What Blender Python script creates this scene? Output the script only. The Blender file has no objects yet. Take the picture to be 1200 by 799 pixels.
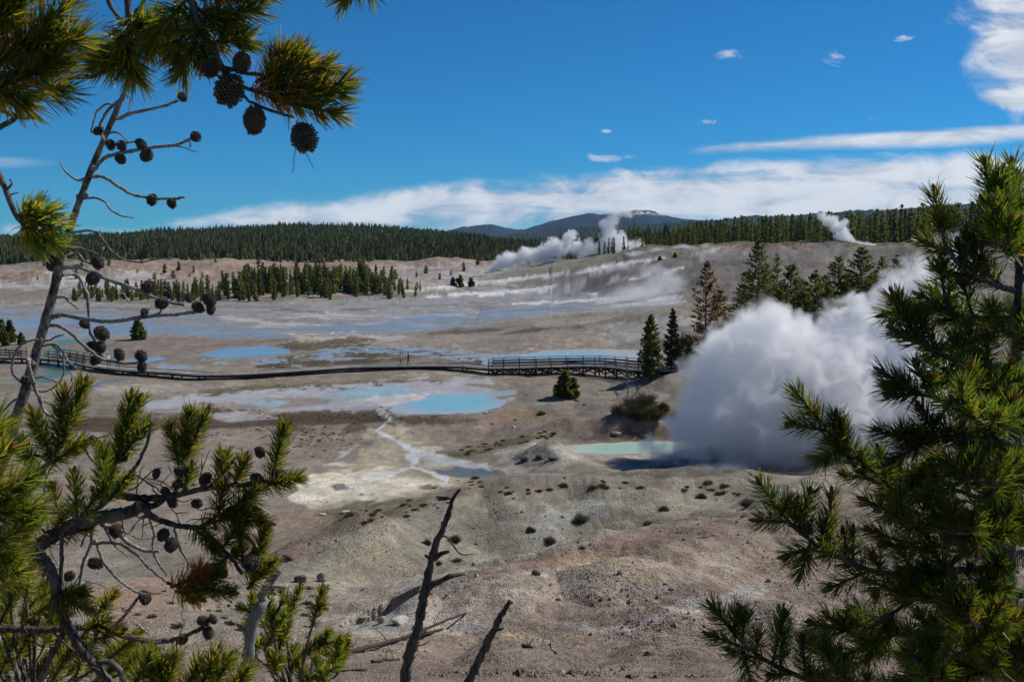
import bpy, math, random
import numpy as np
from mathutils import Vector

random.seed(11)
rng = np.random.default_rng(11)
scene = bpy.context.scene
col = scene.collection

# ------------------------------------------------------------------ survey helpers
F, CX, CY = 1153.0, 600.0, 399.5          # focal length and centre of the survey photograph
PITCH = math.atan(114.5 / F)
cp, sp = math.cos(PITCH), math.sin(PITCH)
EYE = 16.0                                 # eye height over the basin floor

def ray(px, py):
    x = (px - CX) / F; v = (CY - py) / F
    return np.array([x, cp + v * sp, -sp + v * cp])

def at(px, py, Y):
    d = ray(px, py)
    return np.array([d[0] * Y / d[1], Y, EYE + d[2] * Y / d[1]])

def atz(px, py, z):
    d = ray(px, py); t = (z - EYE) / d[2]
    return np.array([d[0] * t, d[1] * t, z])

def project(x, y, z):
    fw = y * cp - (z - EYE) * sp
    up = y * sp + (z - EYE) * cp
    fw = np.where(fw < 0.05, 0.05, fw)
    return CX + F * x / fw, CY - F * up / fw

# ------------------------------------------------------------------ noise
def _hash(ix, iy, s):
    n = (ix * 374761393 + iy * 668265263 + s * 974634777) & 0xffffffff
    n = ((n ^ (n >> 13)) * 1274126177) & 0xffffffff
    return ((n ^ (n >> 16)) & 0xffff) / 65535.0

def vnoise(x, y, s):
    x = np.asarray(x, float); y = np.asarray(y, float)
    ix = np.floor(x).astype(np.int64); iy = np.floor(y).astype(np.int64)
    fx = x - ix; fy = y - iy
    fx = fx * fx * (3 - 2 * fx); fy = fy * fy * (3 - 2 * fy)
    a = _hash(ix, iy, s); b = _hash(ix + 1, iy, s); c = _hash(ix, iy + 1, s); d = _hash(ix + 1, iy + 1, s)
    return (a + (b - a) * fx) * (1 - fy) + (c + (d - c) * fx) * fy

def fbm(x, y, octv=4, s=0, gain=0.5):
    t = 0; a = 1.0; n = 0
    for k in range(octv):
        t = t + a * (vnoise(x, y, s + k * 17) - 0.5); n += a
        a *= gain; x = x * 2.03 + 3.1; y = y * 2.03 + 7.7
    return t / n * 2

def sstep(a, b, x):
    t = np.clip((x - a) / (b - a), 0, 1)
    return t * t * (3 - 2 * t)

# ------------------------------------------------------------------ mesh helpers
def mesh_np(name, V, faces, mats=(), smooth=False, tint=None, midx=None, parent=None, link=True):
    """faces: list of int arrays (each n x k)"""
    me = bpy.data.meshes.new(name)
    V = np.asarray(V, np.float32)
    me.vertices.add(len(V)); me.vertices.foreach_set('co', V.ravel())
    faces = [np.asarray(f, np.int32) for f in faces if len(f)]
    loops = np.concatenate([f.ravel() for f in faces])
    tot = np.concatenate([np.full(len(f), f.shape[1], np.int32) for f in faces])
    st = np.concatenate([[0], np.cumsum(tot)[:-1]]).astype(np.int32)
    me.loops.add(len(loops)); me.loops.foreach_set('vertex_index', loops)
    me.polygons.add(len(tot)); me.polygons.foreach_set('loop_start', st)
    try: me.polygons.foreach_set('loop_total', tot)
    except Exception: pass
    for m in mats: me.materials.append(m)
    if midx is not None: me.polygons.foreach_set('material_index', np.asarray(midx, np.int32))
    me.update(calc_edges=True)
    me.polygons.foreach_set('use_smooth', np.full(len(tot), bool(smooth)))
    if tint is not None:
        a = me.attributes.new('tint', 'FLOAT_COLOR', 'POINT')
        c = np.ones((len(V), 4), np.float32); c[:, :3] = tint
        a.data.foreach_set('color', c.ravel())
    o = bpy.data.objects.new(name, me)
    if link: col.objects.link(o)
    if parent is not None: o.parent = parent
    return o

def empty(name, loc=(0, 0, 0)):
    o = bpy.data.objects.new(name, None); o.location = loc; o.empty_display_size = 0.2
    col.objects.link(o); return o

def tag(o, label=None, cat=None, group=None, kind=None):
    if label: o['label'] = label
    if cat: o['category'] = cat
    if group: o['group'] = group
    if kind: o['kind'] = kind
    return o

class MB:
    """collects verts/faces with per-face material and per-vertex tint"""
    def __init__(s): s.v = []; s.q = []; s.t = []; s.qm = []; s.tm = []; s.n = 0; s.c = []
    def add(s, V, quads=None, tris=None, m=0, tint=(1, 1, 1)):
        V = np.asarray(V, float); s.v.append(V)
        tt = np.asarray(tint, float)
        s.c.append(np.broadcast_to(tt, (len(V), 3)) if tt.ndim == 1 else tt)
        if quads is not None and len(quads):
            q = np.asarray(quads, int) + s.n; s.q.append(q); s.qm += [m] * len(q)
        if tris is not None and len(tris):
            t = np.asarray(tris, int) + s.n; s.t.append(t); s.tm += [m] * len(t)
        s.n += len(V)
    def box(s, a, b, w, h, m=0, up=(0, 0, 1)):
        """bar from a to b of width w and height h"""
        a = np.asarray(a, float); b = np.asarray(b, float); d = b - a; d = d / (np.linalg.norm(d) + 1e-9)
        up = np.asarray(up, float); sx = np.cross(d, up)
        if np.linalg.norm(sx) < 1e-3: sx = np.cross(d, (1, 0, 0))
        sx = sx / np.linalg.norm(sx); uz = np.cross(sx, d)
        V = [p + sx * i * w / 2 + uz * j * h / 2 for p in (a, b) for (i, j) in ((-1, -1), (1, -1), (1, 1), (-1, 1))]
        s.add(V, quads=[(0, 1, 2, 3), (7, 6, 5, 4), (0, 4, 5, 1), (1, 5, 6, 2), (2, 6, 7, 3), (3, 7, 4, 0)], m=m)
    def tube(s, P, R, sides=6, m=0, tint=(1, 1, 1), cap=True):
        P = np.asarray(P, float); R = np.broadcast_to(np.asarray(R, float), (len(P),))
        n = len(P); T = np.gradient(P, axis=0); T /= np.linalg.norm(T, axis=1)[:, None] + 1e-12
        ref = np.array([0, 0, 1.]) if abs(T[0][2]) < 0.9 else np.array([1., 0, 0])
        N = np.zeros((n, 3)); u = np.cross(T[0], ref); u /= np.linalg.norm(u); N[0] = u
        for i in range(1, n):
            u = u - T[i] * np.dot(u, T[i]); l = np.linalg.norm(u)
            u = u / l if l > 1e-6 else N[i - 1]; N[i] = u
        B = np.cross(T, N)
        a = np.linspace(0, 2 * np.pi, sides, endpoint=False)
        V = P[:, None] + R[:, None, None] * (np.cos(a)[None, :, None] * N[:, None] + np.sin(a)[None, :, None] * B[:, None])
        V = V.reshape(-1, 3)
        i = np.arange(n - 1)[:, None] * sides; j = np.arange(sides)[None]; k = (j + 1) % sides
        q = np.stack([i + j, i + k, i + sides + k, i + sides + j], -1).reshape(-1, 4)
        tr = []
        if cap:
            V = np.vstack([V, P[0], P[-1] + T[-1] * R[-1] * 0.5]); c0 = n * sides
            for jj in range(sides):
                kk = (jj + 1) % sides
                tr.append((c0, kk, jj)); tr.append((c0 + 1, (n - 1) * sides + jj, (n - 1) * sides + kk))
        s.add(V, quads=q, tris=tr, m=m, tint=tint)
    def build(s, name, mats, parent=None, smooth=False, tint=False, link=True):
        if not isinstance(mats, (list, tuple)): mats = [mats]
        V = np.vstack(s.v)
        fs = []; mi = []
        if s.q: fs.append(np.vstack(s.q)); mi += s.qm
        if s.t: fs.append(np.vstack(s.t)); mi += s.tm
        return mesh_np(name, V, fs, mats, smooth, np.vstack(s.c) if tint else None, mi, parent, link)

def smooth_path(P, step):
    """Catmull-Rom resample of a polyline"""
    P = np.asarray(P, float)
    if len(P) == 2:
        n = max(2, int(np.linalg.norm(P[1] - P[0]) / step) + 1)
        return np.linspace(P[0], P[1], n)
    Q = np.vstack([2 * P[0] - P[1], P, 2 * P[-1] - P[-2]]); out = []
    for i in range(1, len(Q) - 2):
        a, b, c, d = Q[i - 1:i + 3]
        n = max(2, int(np.linalg.norm(c - b) / step) + 1)
        t = np.linspace(0, 1, n, endpoint=False)[:, None]
        out.append(0.5 * (2 * b + (c - a) * t + (2 * a - 5 * b + 4 * c - d) * t ** 2 + (3 * b - a - 3 * c + d) * t ** 3))
    out.append(P[-1][None]); return np.vstack(out)

# ------------------------------------------------------------------ materials
def new_mat(name):
    m = bpy.data.materials.new(name); m.use_nodes = True
    nt = m.node_tree; nt.nodes.clear()
    out = nt.nodes.new('ShaderNodeOutputMaterial')
    return m, nt, out

def N(nt, typ, ins=None, **kw):
    n = nt.nodes.new(typ)
    for k, v in kw.items(): setattr(n, k, v)
    if ins:
        for k, v in ins.items():
            s = n.inputs[k]
            if isinstance(v, bpy.types.NodeSocket): nt.links.new(v, s)
            else: s.default_value = v
    return n

def math_(nt, op, a, b=None, c=None, clamp=False):
    n = nt.nodes.new('ShaderNodeMath'); n.operation = op; n.use_clamp = clamp
    for i, v in enumerate((a, b, c)):
        if v is None: continue
        if isinstance(v, bpy.types.NodeSocket): nt.links.new(v, n.inputs[i])
        else: n.inputs[i].default_value = v
    return n.outputs[0]

def mixc(nt, f, a, b, blend='MIX'):
    n = nt.nodes.new('ShaderNodeMix'); n.data_type = 'RGBA'; n.blend_type = blend
    for k, v in ((0, f), (6, a), (7, b)):
        if isinstance(v, bpy.types.NodeSocket): nt.links.new(v, n.inputs[k])
        else: n.inputs[k].default_value = (*v, 1) if isinstance(v, tuple) and len(v) == 3 else v
    return n.outputs[2]

def ramp(nt, f, lo, hi):
    n = nt.nodes.new('ShaderNodeMapRange'); n.interpolation_type = 'SMOOTHSTEP'
    nt.links.new(f, n.inputs[0]); n.inputs[1].default_value = lo; n.inputs[2].default_value = hi
    return n.outputs[0]

def wood_mat(name, dark, light, scale, rough=0.8, stretch=(1, 1, 1), bump=0.4, dist=0.004):
    m, nt, out = new_mat(name)
    tc = N(nt, 'ShaderNodeTexCoord'); mp = N(nt, 'ShaderNodeMapping', {'Vector': tc.outputs['Object'], 'Scale': stretch})
    n1 = N(nt, 'ShaderNodeTexNoise', {'Vector': mp.outputs[0], 'Scale': scale, 'Detail': 6.0, 'Roughness': 0.65})
    n2 = N(nt, 'ShaderNodeTexNoise', {'Vector': mp.outputs[0], 'Scale': scale * 0.13, 'Detail': 3.0})
    f = ramp(nt, math_(nt, 'ADD', math_(nt, 'MULTIPLY', n1.outputs[0], 0.65), math_(nt, 'MULTIPLY', n2.outputs[0], 0.35)), 0.38, 0.64)
    c = mixc(nt, f, dark, light)
    b = N(nt, 'ShaderNodeBump', {'Height': n1.outputs[0], 'Strength': bump, 'Distance': dist})
    p = N(nt, 'ShaderNodeBsdfPrincipled', {'Base Color': c, 'Roughness': rough, 'Normal': b.outputs[0], 'Specular IOR Level': 0.25})
    nt.links.new(p.outputs[0], out.inputs[0]); return m

def leaf_mat(name, mult=(1, 1, 1), transl=0.35, rough=0.45, spec=0.3, noise=0.0):
    """foliage coloured by the per-vertex tint of each needle or leaf"""
    m, nt, out = new_mat(name)
    a = N(nt, 'ShaderNodeAttribute', attribute_name='tint')
    c = mixc(nt, 1.0, a.outputs['Color'], mult, 'MULTIPLY')
    oi = N(nt, 'ShaderNodeObjectInfo')
    k = math_(nt, 'MULTIPLY_ADD', oi.outputs['Random'], 0.5, 0.75)
    hs = N(nt, 'ShaderNodeHueSaturation', {'Color': c, 'Value': k, 'Hue': math_(nt, 'MULTIPLY_ADD', oi.outputs['Random'], 0.03, 0.485)})
    p = N(nt, 'ShaderNodeBsdfPrincipled', {'Base Color': hs.outputs[0], 'Roughness': rough, 'Specular IOR Level': spec})
    tr = N(nt, 'ShaderNodeBsdfTranslucent', {'Color': mixc(nt, 1.0, hs.outputs[0], (2.0, 1.95, 0.8), 'MULTIPLY')})
    mx = N(nt, 'ShaderNodeMixShader', {0: transl, 1: p.outputs[0], 2: tr.outputs[0]})
    nt.links.new(mx.outputs[0], out.inputs[0]); return m

def plain_mat(name, c, rough=0.7, spec=0.3, var=0.15, scale=8.0):
    m, nt, out = new_mat(name)
    tc = N(nt, 'ShaderNodeTexCoord')
    n = N(nt, 'ShaderNodeTexNoise', {'Vector': tc.outputs['Object'], 'Scale': scale, 'Detail': 5.0})
    cc = mixc(nt, n.outputs[0], tuple(x * (1 - var) for x in c), tuple(min(1, x * (1 + var)) for x in c))
    p = N(nt, 'ShaderNodeBsdfPrincipled', {'Base Color': cc, 'Roughness': rough, 'Specular IOR Level': spec})
    nt.links.new(p.outputs[0], out.inputs[0]); return m

M_bark = wood_mat('pine_bark', (0.028, 0.022, 0.019), (0.16, 0.135, 0.12), 80, bump=0.9, stretch=(1, 1, 0.5))
M_deadbark = wood_mat('weathered_bark', (0.03, 0.025, 0.021), (0.30, 0.26, 0.225), 70, bump=0.9, stretch=(1, 1, 0.45))
M_twig = wood_mat('grey_twig', (0.09, 0.08, 0.072), (0.42, 0.385, 0.345), 120, bump=0.6)
M_grey = wood_mat('silver_wood', (0.10, 0.095, 0.09), (0.30, 0.29, 0.28), 40, bump=0.6, stretch=(3, 3, 0.3), rough=0.6)
M_char = wood_mat('charred_wood', (0.012, 0.011, 0.011), (0.085, 0.08, 0.078), 9, bump=0.7, stretch=(3, 3, 0.35), rough=0.5, dist=0.02)
M_log = wood_mat('burnt_log', (0.016, 0.012, 0.010), (0.085, 0.06, 0.047), 9, bump=0.7, stretch=(3, 3, 0.6), rough=0.7, dist=0.02)
M_trunk = wood_mat('conifer_bark', (0.05, 0.042, 0.036), (0.15, 0.125, 0.105), 6, bump=0.7, dist=0.03)
M_deck = wood_mat('weathered_boards', (0.26, 0.25, 0.235), (0.48, 0.46, 0.43), 2.5, stretch=(1, 1, 1), bump=0.3, dist=0.01)
M_beam = wood_mat('dark_timber', (0.022, 0.019, 0.016), (0.075, 0.062, 0.052), 4, bump=0.4, dist=0.01)
M_rail = wood_mat('rail_timber', (0.045, 0.038, 0.032), (0.13, 0.11, 0.092), 4, bump=0.4, dist=0.01)
M_cone = wood_mat('cone_scales', (0.018, 0.013, 0.010), (0.22, 0.17, 0.135), 260, bump=0.5, dist=0.001)
M_needle = leaf_mat('pine_needles', transl=0.52, rough=0.38, spec=0.30)
M_leaf = leaf_mat('conifer_foliage', transl=0.52, rough=0.6, spec=0.15)
M_brush = leaf_mat('sage_foliage', transl=0.15, rough=0.8, spec=0.1)

# ------------------------------------------------------------------ terrain heights from surveyed points
# (px, py, Y distance, relief) ; a value of None in Y with z given fifth means "on level z"
CTRL = []
def C(px, py, Y=None, z=None, r=0.5):
    p = at(px, py, Y) if Y is not None else atz(px, py, z)
    CTRL.append((p[0], p[1], p[2], r))
def W(x, y, z, r=0.5): CTRL.append((x, y, z, r))
for px in (-500, 100, 600, 1100, 1700):
    k = (px - 600) / F
    W(k * 2, -5, 14.7); W(k * 6, 0.0, 14.35); W(k * 9, 3, 13.25); W(k * 14, 8, 10.7); W(k * 21, 15, 8.0); W(k * 26, 20, 6.3)
for px in (300, 600, 900, 1250, 1700): C(px, 799, 25, r=0.8)
C(-300, 790, 26); C(0, 799, 26); C(60, 780, 31)
# foreground shoulder and its lip
C(500, 720, 36, r=.9); C(700, 700, 37, r=.9); C(900, 700, 37, r=.9); C(1100, 650, 40, r=.9); C(1400, 630, 42)
C(560, 671, 45, r=1); C(640, 651, 46, r=1); C(700, 635, 47, r=1); C(800, 612, 49, r=1); C(900, 595, 50.5, r=1); C(1000, 580, 52, r=1); C(1200, 560, 56); C(1500, 545, 60)
C(400, 735, 38); C(300, 745, 37); C(450, 738, 37.5, r=.8); C(450, 705, 40.5); C(440, 765, 33.5, r=.8); C(520, 745, 35, r=.9); C(350, 765, 33.5, r=.8); C(450, 785, 29, r=.8); C(230, 765, 33); C(130, 775, 32); C(600, 750, 33.5, r=.9); C(800, 750, 32, r=.9); C(1000, 740, 32.5, r=.9); C(200, 705, 42); C(100, 700, 45); C(250, 680, 48); C(-200, 690, 46)
# the gully and the grey mound
C(380, 700, 44.5); C(430, 692, 46); W(*at(600, 658, 50)[:2], -0.9); W(*at(720, 622, 53)[:2], -0.4); W(*at(850, 588, 57)[:2], 0.2)
C(380, 650, 51); C(430, 650, 50); C(420, 626, 56, r=.7); C(480, 603, 61); C(560, 574, 66); C(640, 565, 67.5); C(700, 560, 68.5); C(800, 559, 69); C(880, 564, 68); C(960, 552, 75); C(1100, 540, 78)
C(500, 640, 54); C(560, 620, 57); C(640, 610, 58); C(760, 590, 61)
# behind the mound: vent hollow, white flat
W(*at(480, 590, 68)[:2], -2.4); W(*at(600, 562, 76)[:2], -2.6); W(*at(700, 556, 74)[:2], -1.7)
C(830, 547, 79); C(820, 540, 82, r=.8); C(880, 535, 84); C(960, 530, 85); C(1100, 520, 88)
for p in ((380, 575), (480, 562), (430, 545), (540, 556), (300, 560)): C(*p, z=-3.0, r=.15)
for p in ((200, 560), (300, 525), (380, 520), (0, 560), (-250, 560)): C(*p, z=-2.6, r=.15)
C(150, 640, z=-4, r=.3); C(0, 650, z=-4, r=.3); C(-300, 640, z=-3.5); C(290, 640, z=-3.6, r=.4); C(380, 605, 69, r=.4)
C(480, 528, z=-2.5, r=.2); C(430, 492, z=-1.6, r=.2); C(560, 520, 89, r=.5)
# milky pool and the ridge before it
C(600, 500, 94); C(560, 498, 96); C(640, 538, 80, r=.9); C(610, 530, 84); C(700, 538, 80); C(690, 524, z=-2.15, r=.1); C(740, 527, z=-2.15, r=.1); C(770, 522, z=-2.15, r=.1)
C(660, 500, 92, r=.8); C(740, 496, 90, r=.9); C(765, 490, 91, r=.9); C(840, 480, 92)
# terrace of the blue pool
for p in ((540, 466), (470, 470), (400, 470), (300, 472), (200, 476), (50, 482), (-200, 486)): C(*p, z=-1.05, r=.12)
C(640, 470, 106, r=.5); C(700, 465, 108, r=.5); C(760, 460, 108, r=.6); C(860, 440, 112)
for p in ((-200, 450), (0, 448), (150, 450), (300, 448), (450, 445), (570, 446), (660, 443), (740, 440)): C(*p, z=-0.5, r=.2)
for p in ((-200, 410), (0, 410), (100, 415), (200, 415), (320, 412), (450, 418), (560, 425), (640, 416), (740, 416)): C(*p, z=0.0, r=.12)
for p in ((-200, 380), (0, 380), (150, 385), (300, 385), (450, 385), (570, 390)): C(*p, z=0.2, r=.1)
for p in ((-200, 352), (0, 352), (150, 352), (300, 352), (450, 352)): C(*p, z=0.6, r=.12)
C(640, 390, 165, r=.5); C(700, 388, 165, r=.6); C(760, 385, 162, r=.7); C(800, 378, 160, r=.7); C(600, 360, z=1.0, r=.2); C(680, 358, 225, r=.2); C(760, 352, 232, r=.2)
# slope with the conifers at right
C(800, 430, 116); C(870, 415, 120); C(1000, 400, 122); C(1100, 380, 126); C(1300, 370, 126); C(900, 365, 160); C(1050, 350, 160)
# grove bank and red hills
C(100, 345, 290, r=.6); C(250, 345, 290, r=.6); C(400, 343, 290, r=.6); C(490, 345, 290, r=.5); C(300, 334, 330, r=1); C(430, 330, 335, r=1)
C(-200, 330, 400, r=1); C(0, 324, 420, r=1); C(60, 322, 420, r=1); C(150, 318, 430, r=1); C(300, 312, 440, r=1); C(450, 309, 450, r=1); C(560, 307, 470, r=1)
C(-200, 316, 520); C(0, 314, 530); C(150, 308, 540); C(300, 304, 545); C(450, 304, 550); C(600, 303, 560); C(700, 300, 560)
C(575, 322, 400, r=.6); C(520, 334, 330, r=.4); C(640, 330, 350, r=.4); C(640, 318, 370, r=.5)
# sinter hill
C(700, 338, 300, r=.5); C(740, 316, 318, r=.8); C(690, 318, 335, r=.6); C(760, 300, 335, r=.8); C(830, 291, 340, r=.9); C(900, 288, 340, r=.8); C(980, 290, 335, r=.8); C(1080, 292, 330, r=.8); C(1250, 294, 330)
C(820, 330, 260, r=.8); C(950, 325, 250, r=.8); C(1100, 325, 245); C(1400, 310, 300)
for px, z in ((650, 7), (760, 10), (880, 12), (1000, 12.5), (1120, 12.5), (1300, 12)):
    k = (px - 600) / F; W(k * 400, 400, z); W(k * 520, 520, z - 1)
# wooded hill and plain beyond
for px, py in ((-400, 284), (-200, 283), (0, 282), (150, 280), (330, 271), (480, 273), (560, 281), (650, 290), (800, 284), (1000, 284), (1300, 284)): C(px, py, 1400)
for px in (-400, 0, 330, 600, 900, 1300):
    k = (px - 600) / F
    W(k * 900, 900, {-400: 12, 0: 14, 330: 19, 600: 13, 900: 13, 1300: 13}[px]); W(k * 2600, 2600, 12); W(k * 8500, 8500, 5)
CT = np.array(CTRL)
def ab(x, y): return x / (y + 6.0) * 2.0, np.log(np.maximum(y, -5.6) + 6.0)
_ca, _cb = ab(CT[:, 0], CT[:, 1])
def _k(r2): return 0.5 * r2 * np.log(r2 + 1e-9)
_n = len(CT)
_A = np.zeros((_n + 3, _n + 3))
_A[:_n, :_n] = _k((_ca[:, None] - _ca) ** 2 + (_cb[:, None] - _cb) ** 2) + np.eye(_n) * 2e-3
_A[:_n, _n] = 1; _A[:_n, _n + 1] = _ca; _A[:_n, _n + 2] = _cb; _A[_n:, :_n] = _A[:_n, _n:].T
_wz = np.linalg.solve(_A, np.concatenate([CT[:, 2], [0, 0, 0]]))

def inpoly(px, py, poly):
    """signed distance to a polygon, positive inside"""
    P = np.asarray(poly, float); ins = np.zeros(px.shape, bool); d = np.full(px.shape, 1e9)
    for i in range(len(P)):
        x0, y0 = P[i]; x1, y1 = P[(i + 1) % len(P)]
        ex, ey = x1 - x0, y1 - y0
        t = np.clip(((px - x0) * ex + (py - y0) * ey) / (ex * ex + ey * ey + 1e-9), 0, 1)
        d = np.minimum(d, (px - x0 - ex * t) ** 2 + (py - y0 - ey * t) ** 2)
        c = (y0 > py) != (y1 > py)
        ins ^= c & (px < ex * (py - y0) / (ey if abs(ey) > 1e-9 else 1e-9) + x0)
    d = np.sqrt(d); return np.where(ins, d, -d)

# plan outlines of the water bodies, laid out on their levels
def plan(pts, z): return [tuple(atz(a, b, z)[:2]) for a, b in pts]
POOLS = [  # name, level, outline, kind
    ('blue', -1.02, plan([(455, 476), (478, 471), (497, 468), (496, 464), (520, 460), (560, 460), (602, 457), (601, 463), (575, 466), (594, 470), (586, 477), (560, 482), (520, 484), (490, 484)], -1.02)),
    ('teal', -2.12, plan([(658, 528), (672, 522), (705, 519), (742, 518), (812, 517), (812, 526), (745, 531), (690, 532)], -2.12)),
    ('milk', 0.02, plan([(606, 416), (640, 411), (680, 409), (720, 409), (775, 411), (780, 423), (700, 424), (636, 422)], 0.02)),
    ('sky', 0.04, plan([(232, 416), (262, 408), (310, 405), (338, 409), (344, 414), (300, 419), (262, 421)], 0.04)),
    ('sky', 0.02, plan([(143, 423), (165, 418), (192, 417), (196, 420), (172, 425)], 0.02)),
]
DENTS = [  # plan outline in survey pixels on level z, depth, edge softness (m)
    (plan([(396, 742), (408, 718), (430, 709), (460, 705), (490, 706), (494, 726), (462, 741)], 1.25), 1.25, 0.12),
]

BUMPS = []
for (a_, b_, Y_, h_, rx_, ry_) in ((425, 645, 54, 1.3, 2.6, 2.4), (520, 612, 60, .8, 4, 3), (620, 585, 64, .8, 6, 3), (760, 575, 65, .8, 5, 3), (860, 572, 66, .7, 4, 3), (470, 690, 48, -1.0, 4, 1.8), (560, 668, 49.5, -1.2, 4, 1.8), (670, 600, 60, -.5, 1.6, 5), (560, 625, 57, -.4, 1.3, 4),
                                   (690, 630, 53, -1.0, 6, 2.0), (640, 536, 81, .7, 2.2, 2.0), (700, 500, 91, .6, 6, 2.5), (790, 548, 79, .5, 2.2, 1.6), (840, 552, 77, -.7, 2.5, 1.6), (560, 715, 38, .35, 3, 2), (760, 690, 38, .35, 4, 2.5), (900, 730, 32, .3, 3, 2), (650, 770, 29, -.3, 3, 1.8),
                                   (345, 660, 52, .5, 1.6, 1.2), (700, 392, 165, 1.2, 9, 7), (770, 380, 168, 1.4, 8, 6), (620, 398, 155, .8, 10, 6)):
    q_ = at(a_, b_, Y_); BUMPS.append((q_[0], q_[1], h_, rx_, ry_))
def H0(x, y):
    x = np.asarray(x, float); y = np.asarray(y, float)
    sh = x.shape; x = x.ravel(); y = y.ravel(); a, b = ab(x, y)
    z = np.empty(len(x)); r = np.empty(len(x))
    for i in range(0, len(x), 20000):
        s = slice(i, i + 20000)
        r2 = (a[s, None] - _ca) ** 2 + (b[s, None] - _cb) ** 2
        z[s] = _k(r2) @ _wz[:_n] + _wz[_n] + _wz[_n + 1] * a[s] + _wz[_n + 2] * b[s]
        w = 1 / (r2 + 1e-4) ** 1.5
        r[s] = (w @ CT[:, 3]) / w.sum(1)
    # relief
    yy = np.maximum(y, 4.0)
    for k, lam in enumerate((0.22, 0.6, 1.7, 4.5, 12.0, 34.0, 95.0)):
        wt = sstep(0.0016, 0.006, lam / yy) * (1 - 0.85 * sstep(0.10, 0.35, lam / yy))
        g = fbm(x / lam, y / lam, 2, 200 + 31 * k)
        g = np.where(k % 2 == 0, g, np.abs(g) * 1.6 - 0.4)
        z = z + r * wt * 0.12 * lam ** 0.92 * g * np.where((k in (4, 5)) & (y > 200) & (x > .04 * y), 1.7, 1.35 if k in (3, 4) else 1.0)
    for (bx, by, bh, brx, bry) in BUMPS:
        e = ((x - bx) / brx) ** 2 + ((y - by) / bry) ** 2
        z = z + bh * np.exp(-e)
    # rain rills down the bare slopes
    mk = sstep(20, 26, y) * (1 - sstep(66, 80, y)) * sstep(.45, .7, r)
    wx = x + 1.2 * fbm(x / 4, y / 4, 3, 301)
    rl = np.abs(fbm(wx / 1.5, y / 9 + wx * .05, 3, 311))
    z = z - mk * (1 - sstep(0, 1, (52 - y) / 3)) * 0.10 * (1 - sstep(0, .16, rl)) * (0.4 + vnoise(x / 6, y / 6, 5))
    mk2 = sstep(200, 240, y) * (1 - sstep(360, 420, y)) * sstep(.5, .75, r)
    rl = np.abs(fbm(x / 9 + .6 * fbm(x / 20, y / 20, 3, 321), y / 40, 3, 331))
    z = z - mk2 * 0.35 * (1 - sstep(0, .18, rl))
    for (nm, lv, poly) in POOLS:
        P = np.array(poly); lo = P.min(0) - 8; hi = P.max(0) + 8
        k = np.where((x > lo[0]) & (x < hi[0]) & (y > lo[1]) & (y < hi[1]))[0]
        if len(k):
            d = inpoly(x[k], y[k], poly) + 0.9 * fbm(x[k] / 3, y[k] / 3, 3, 31)
            z[k] = np.where(d > 0, lv - 0.05 - 0.04 * np.minimum(d, 3), lv + (z[k] - lv) * sstep(0, -4, d) + 0.09 * sstep(0, -1.2, d) * sstep(-5, -1.2, d))
    for (poly, dep, soft) in DENTS:
        P = np.array(poly); lo = P.min(0) - 2; hi = P.max(0) + 2
        k = np.where((x > lo[0]) & (x < hi[0]) & (y > lo[1]) & (y < hi[1]))[0]
        if len(k):
            d = inpoly(x[k], y[k], poly) + 0.22 * fbm(x[k] / 0.8, y[k] / 0.8, 3, 41)
            tt = np.clip((y[k] - P[:, 1].min()) / (np.ptp(P[:, 1]) * .75), 0, 1); z[k] -= dep * tt * sstep(-0.02, soft, d)
    return z.reshape(sh), r.reshape(sh)

def H(x, y): return float(H0(np.array([x]), np.array([y]))[0][0])

_YS = np.concatenate([np.geomspace(2, 150, 500), np.geomspace(152, 2600, 400)])
def ground(px, py):
    """the first point of the terrain seen along a survey ray"""
    d = ray(px, py); xs = d[0] / d[1] * _YS; zs = EYE + d[2] / d[1] * _YS
    h = H0(xs, _YS)[0]; k = np.where(zs < h)[0]
    i = k[0] if len(k) else len(_YS) - 1
    if i == 0: i = 1
    e0 = zs[i - 1] - h[i - 1]; e1 = zs[i] - h[i]; t = e0 / (e0 - e1 + 1e-9) if len(k) else 0
    Y = _YS[i - 1] + (_YS[i] - _YS[i - 1]) * t
    return np.array([d[0] / d[1] * Y, Y, H(d[0] / d[1] * Y, Y)])

# ------------------------------------------------------------------ terrain mesh
rowsY = np.concatenate([np.linspace(-5.5, 3, 10), np.linspace(3.6, 24, 46),
                        17 * F / np.linspace(17 * F / 24.4, 17 * F / 325, 600),
                        np.geomspace(327, 1700, 130), np.geomspace(1800, 8500, 16)])
uc = np.linspace(-0.60, 0.60, 900)
X = uc[None] * (rowsY[:, None] + 6)
side = np.array([4, 15, 45, 130, 320.])
X = np.hstack([X[:, :1] - side[::-1][None], X, X[:, -1:] + side[None]])
Yg = np.broadcast_to(rowsY[:, None], X.shape)
Z, REL = H0(X, Yg)
PX, PY = project(X, Yg, Z)
nr, nc = X.shape
n1 = fbm(X / 2.2, Yg / 2.2, 5, 51); n2 = fbm(X / 7 + 9, Yg / 7, 5, 61); n3 = fbm(X / 25, Yg / 25 + 5, 5, 71); n4 = fbm(X / 0.6, Yg / 0.6, 3, 81)
# streaky noise that follows the sheet flow across the basin
nS = fbm(X / 22, Yg / 7, 6, 91); nS2 = fbm(X / 9 + 3, Yg / 4, 6, 95)
ALB = np.empty((nr, nc, 3)); ALB[:] = (0.240, 0.212, 0.170)
WET = np.zeros((nr, nc))
ALB *= (1 + 0.16 * n2 + 0.10 * n3)[..., None]

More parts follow.
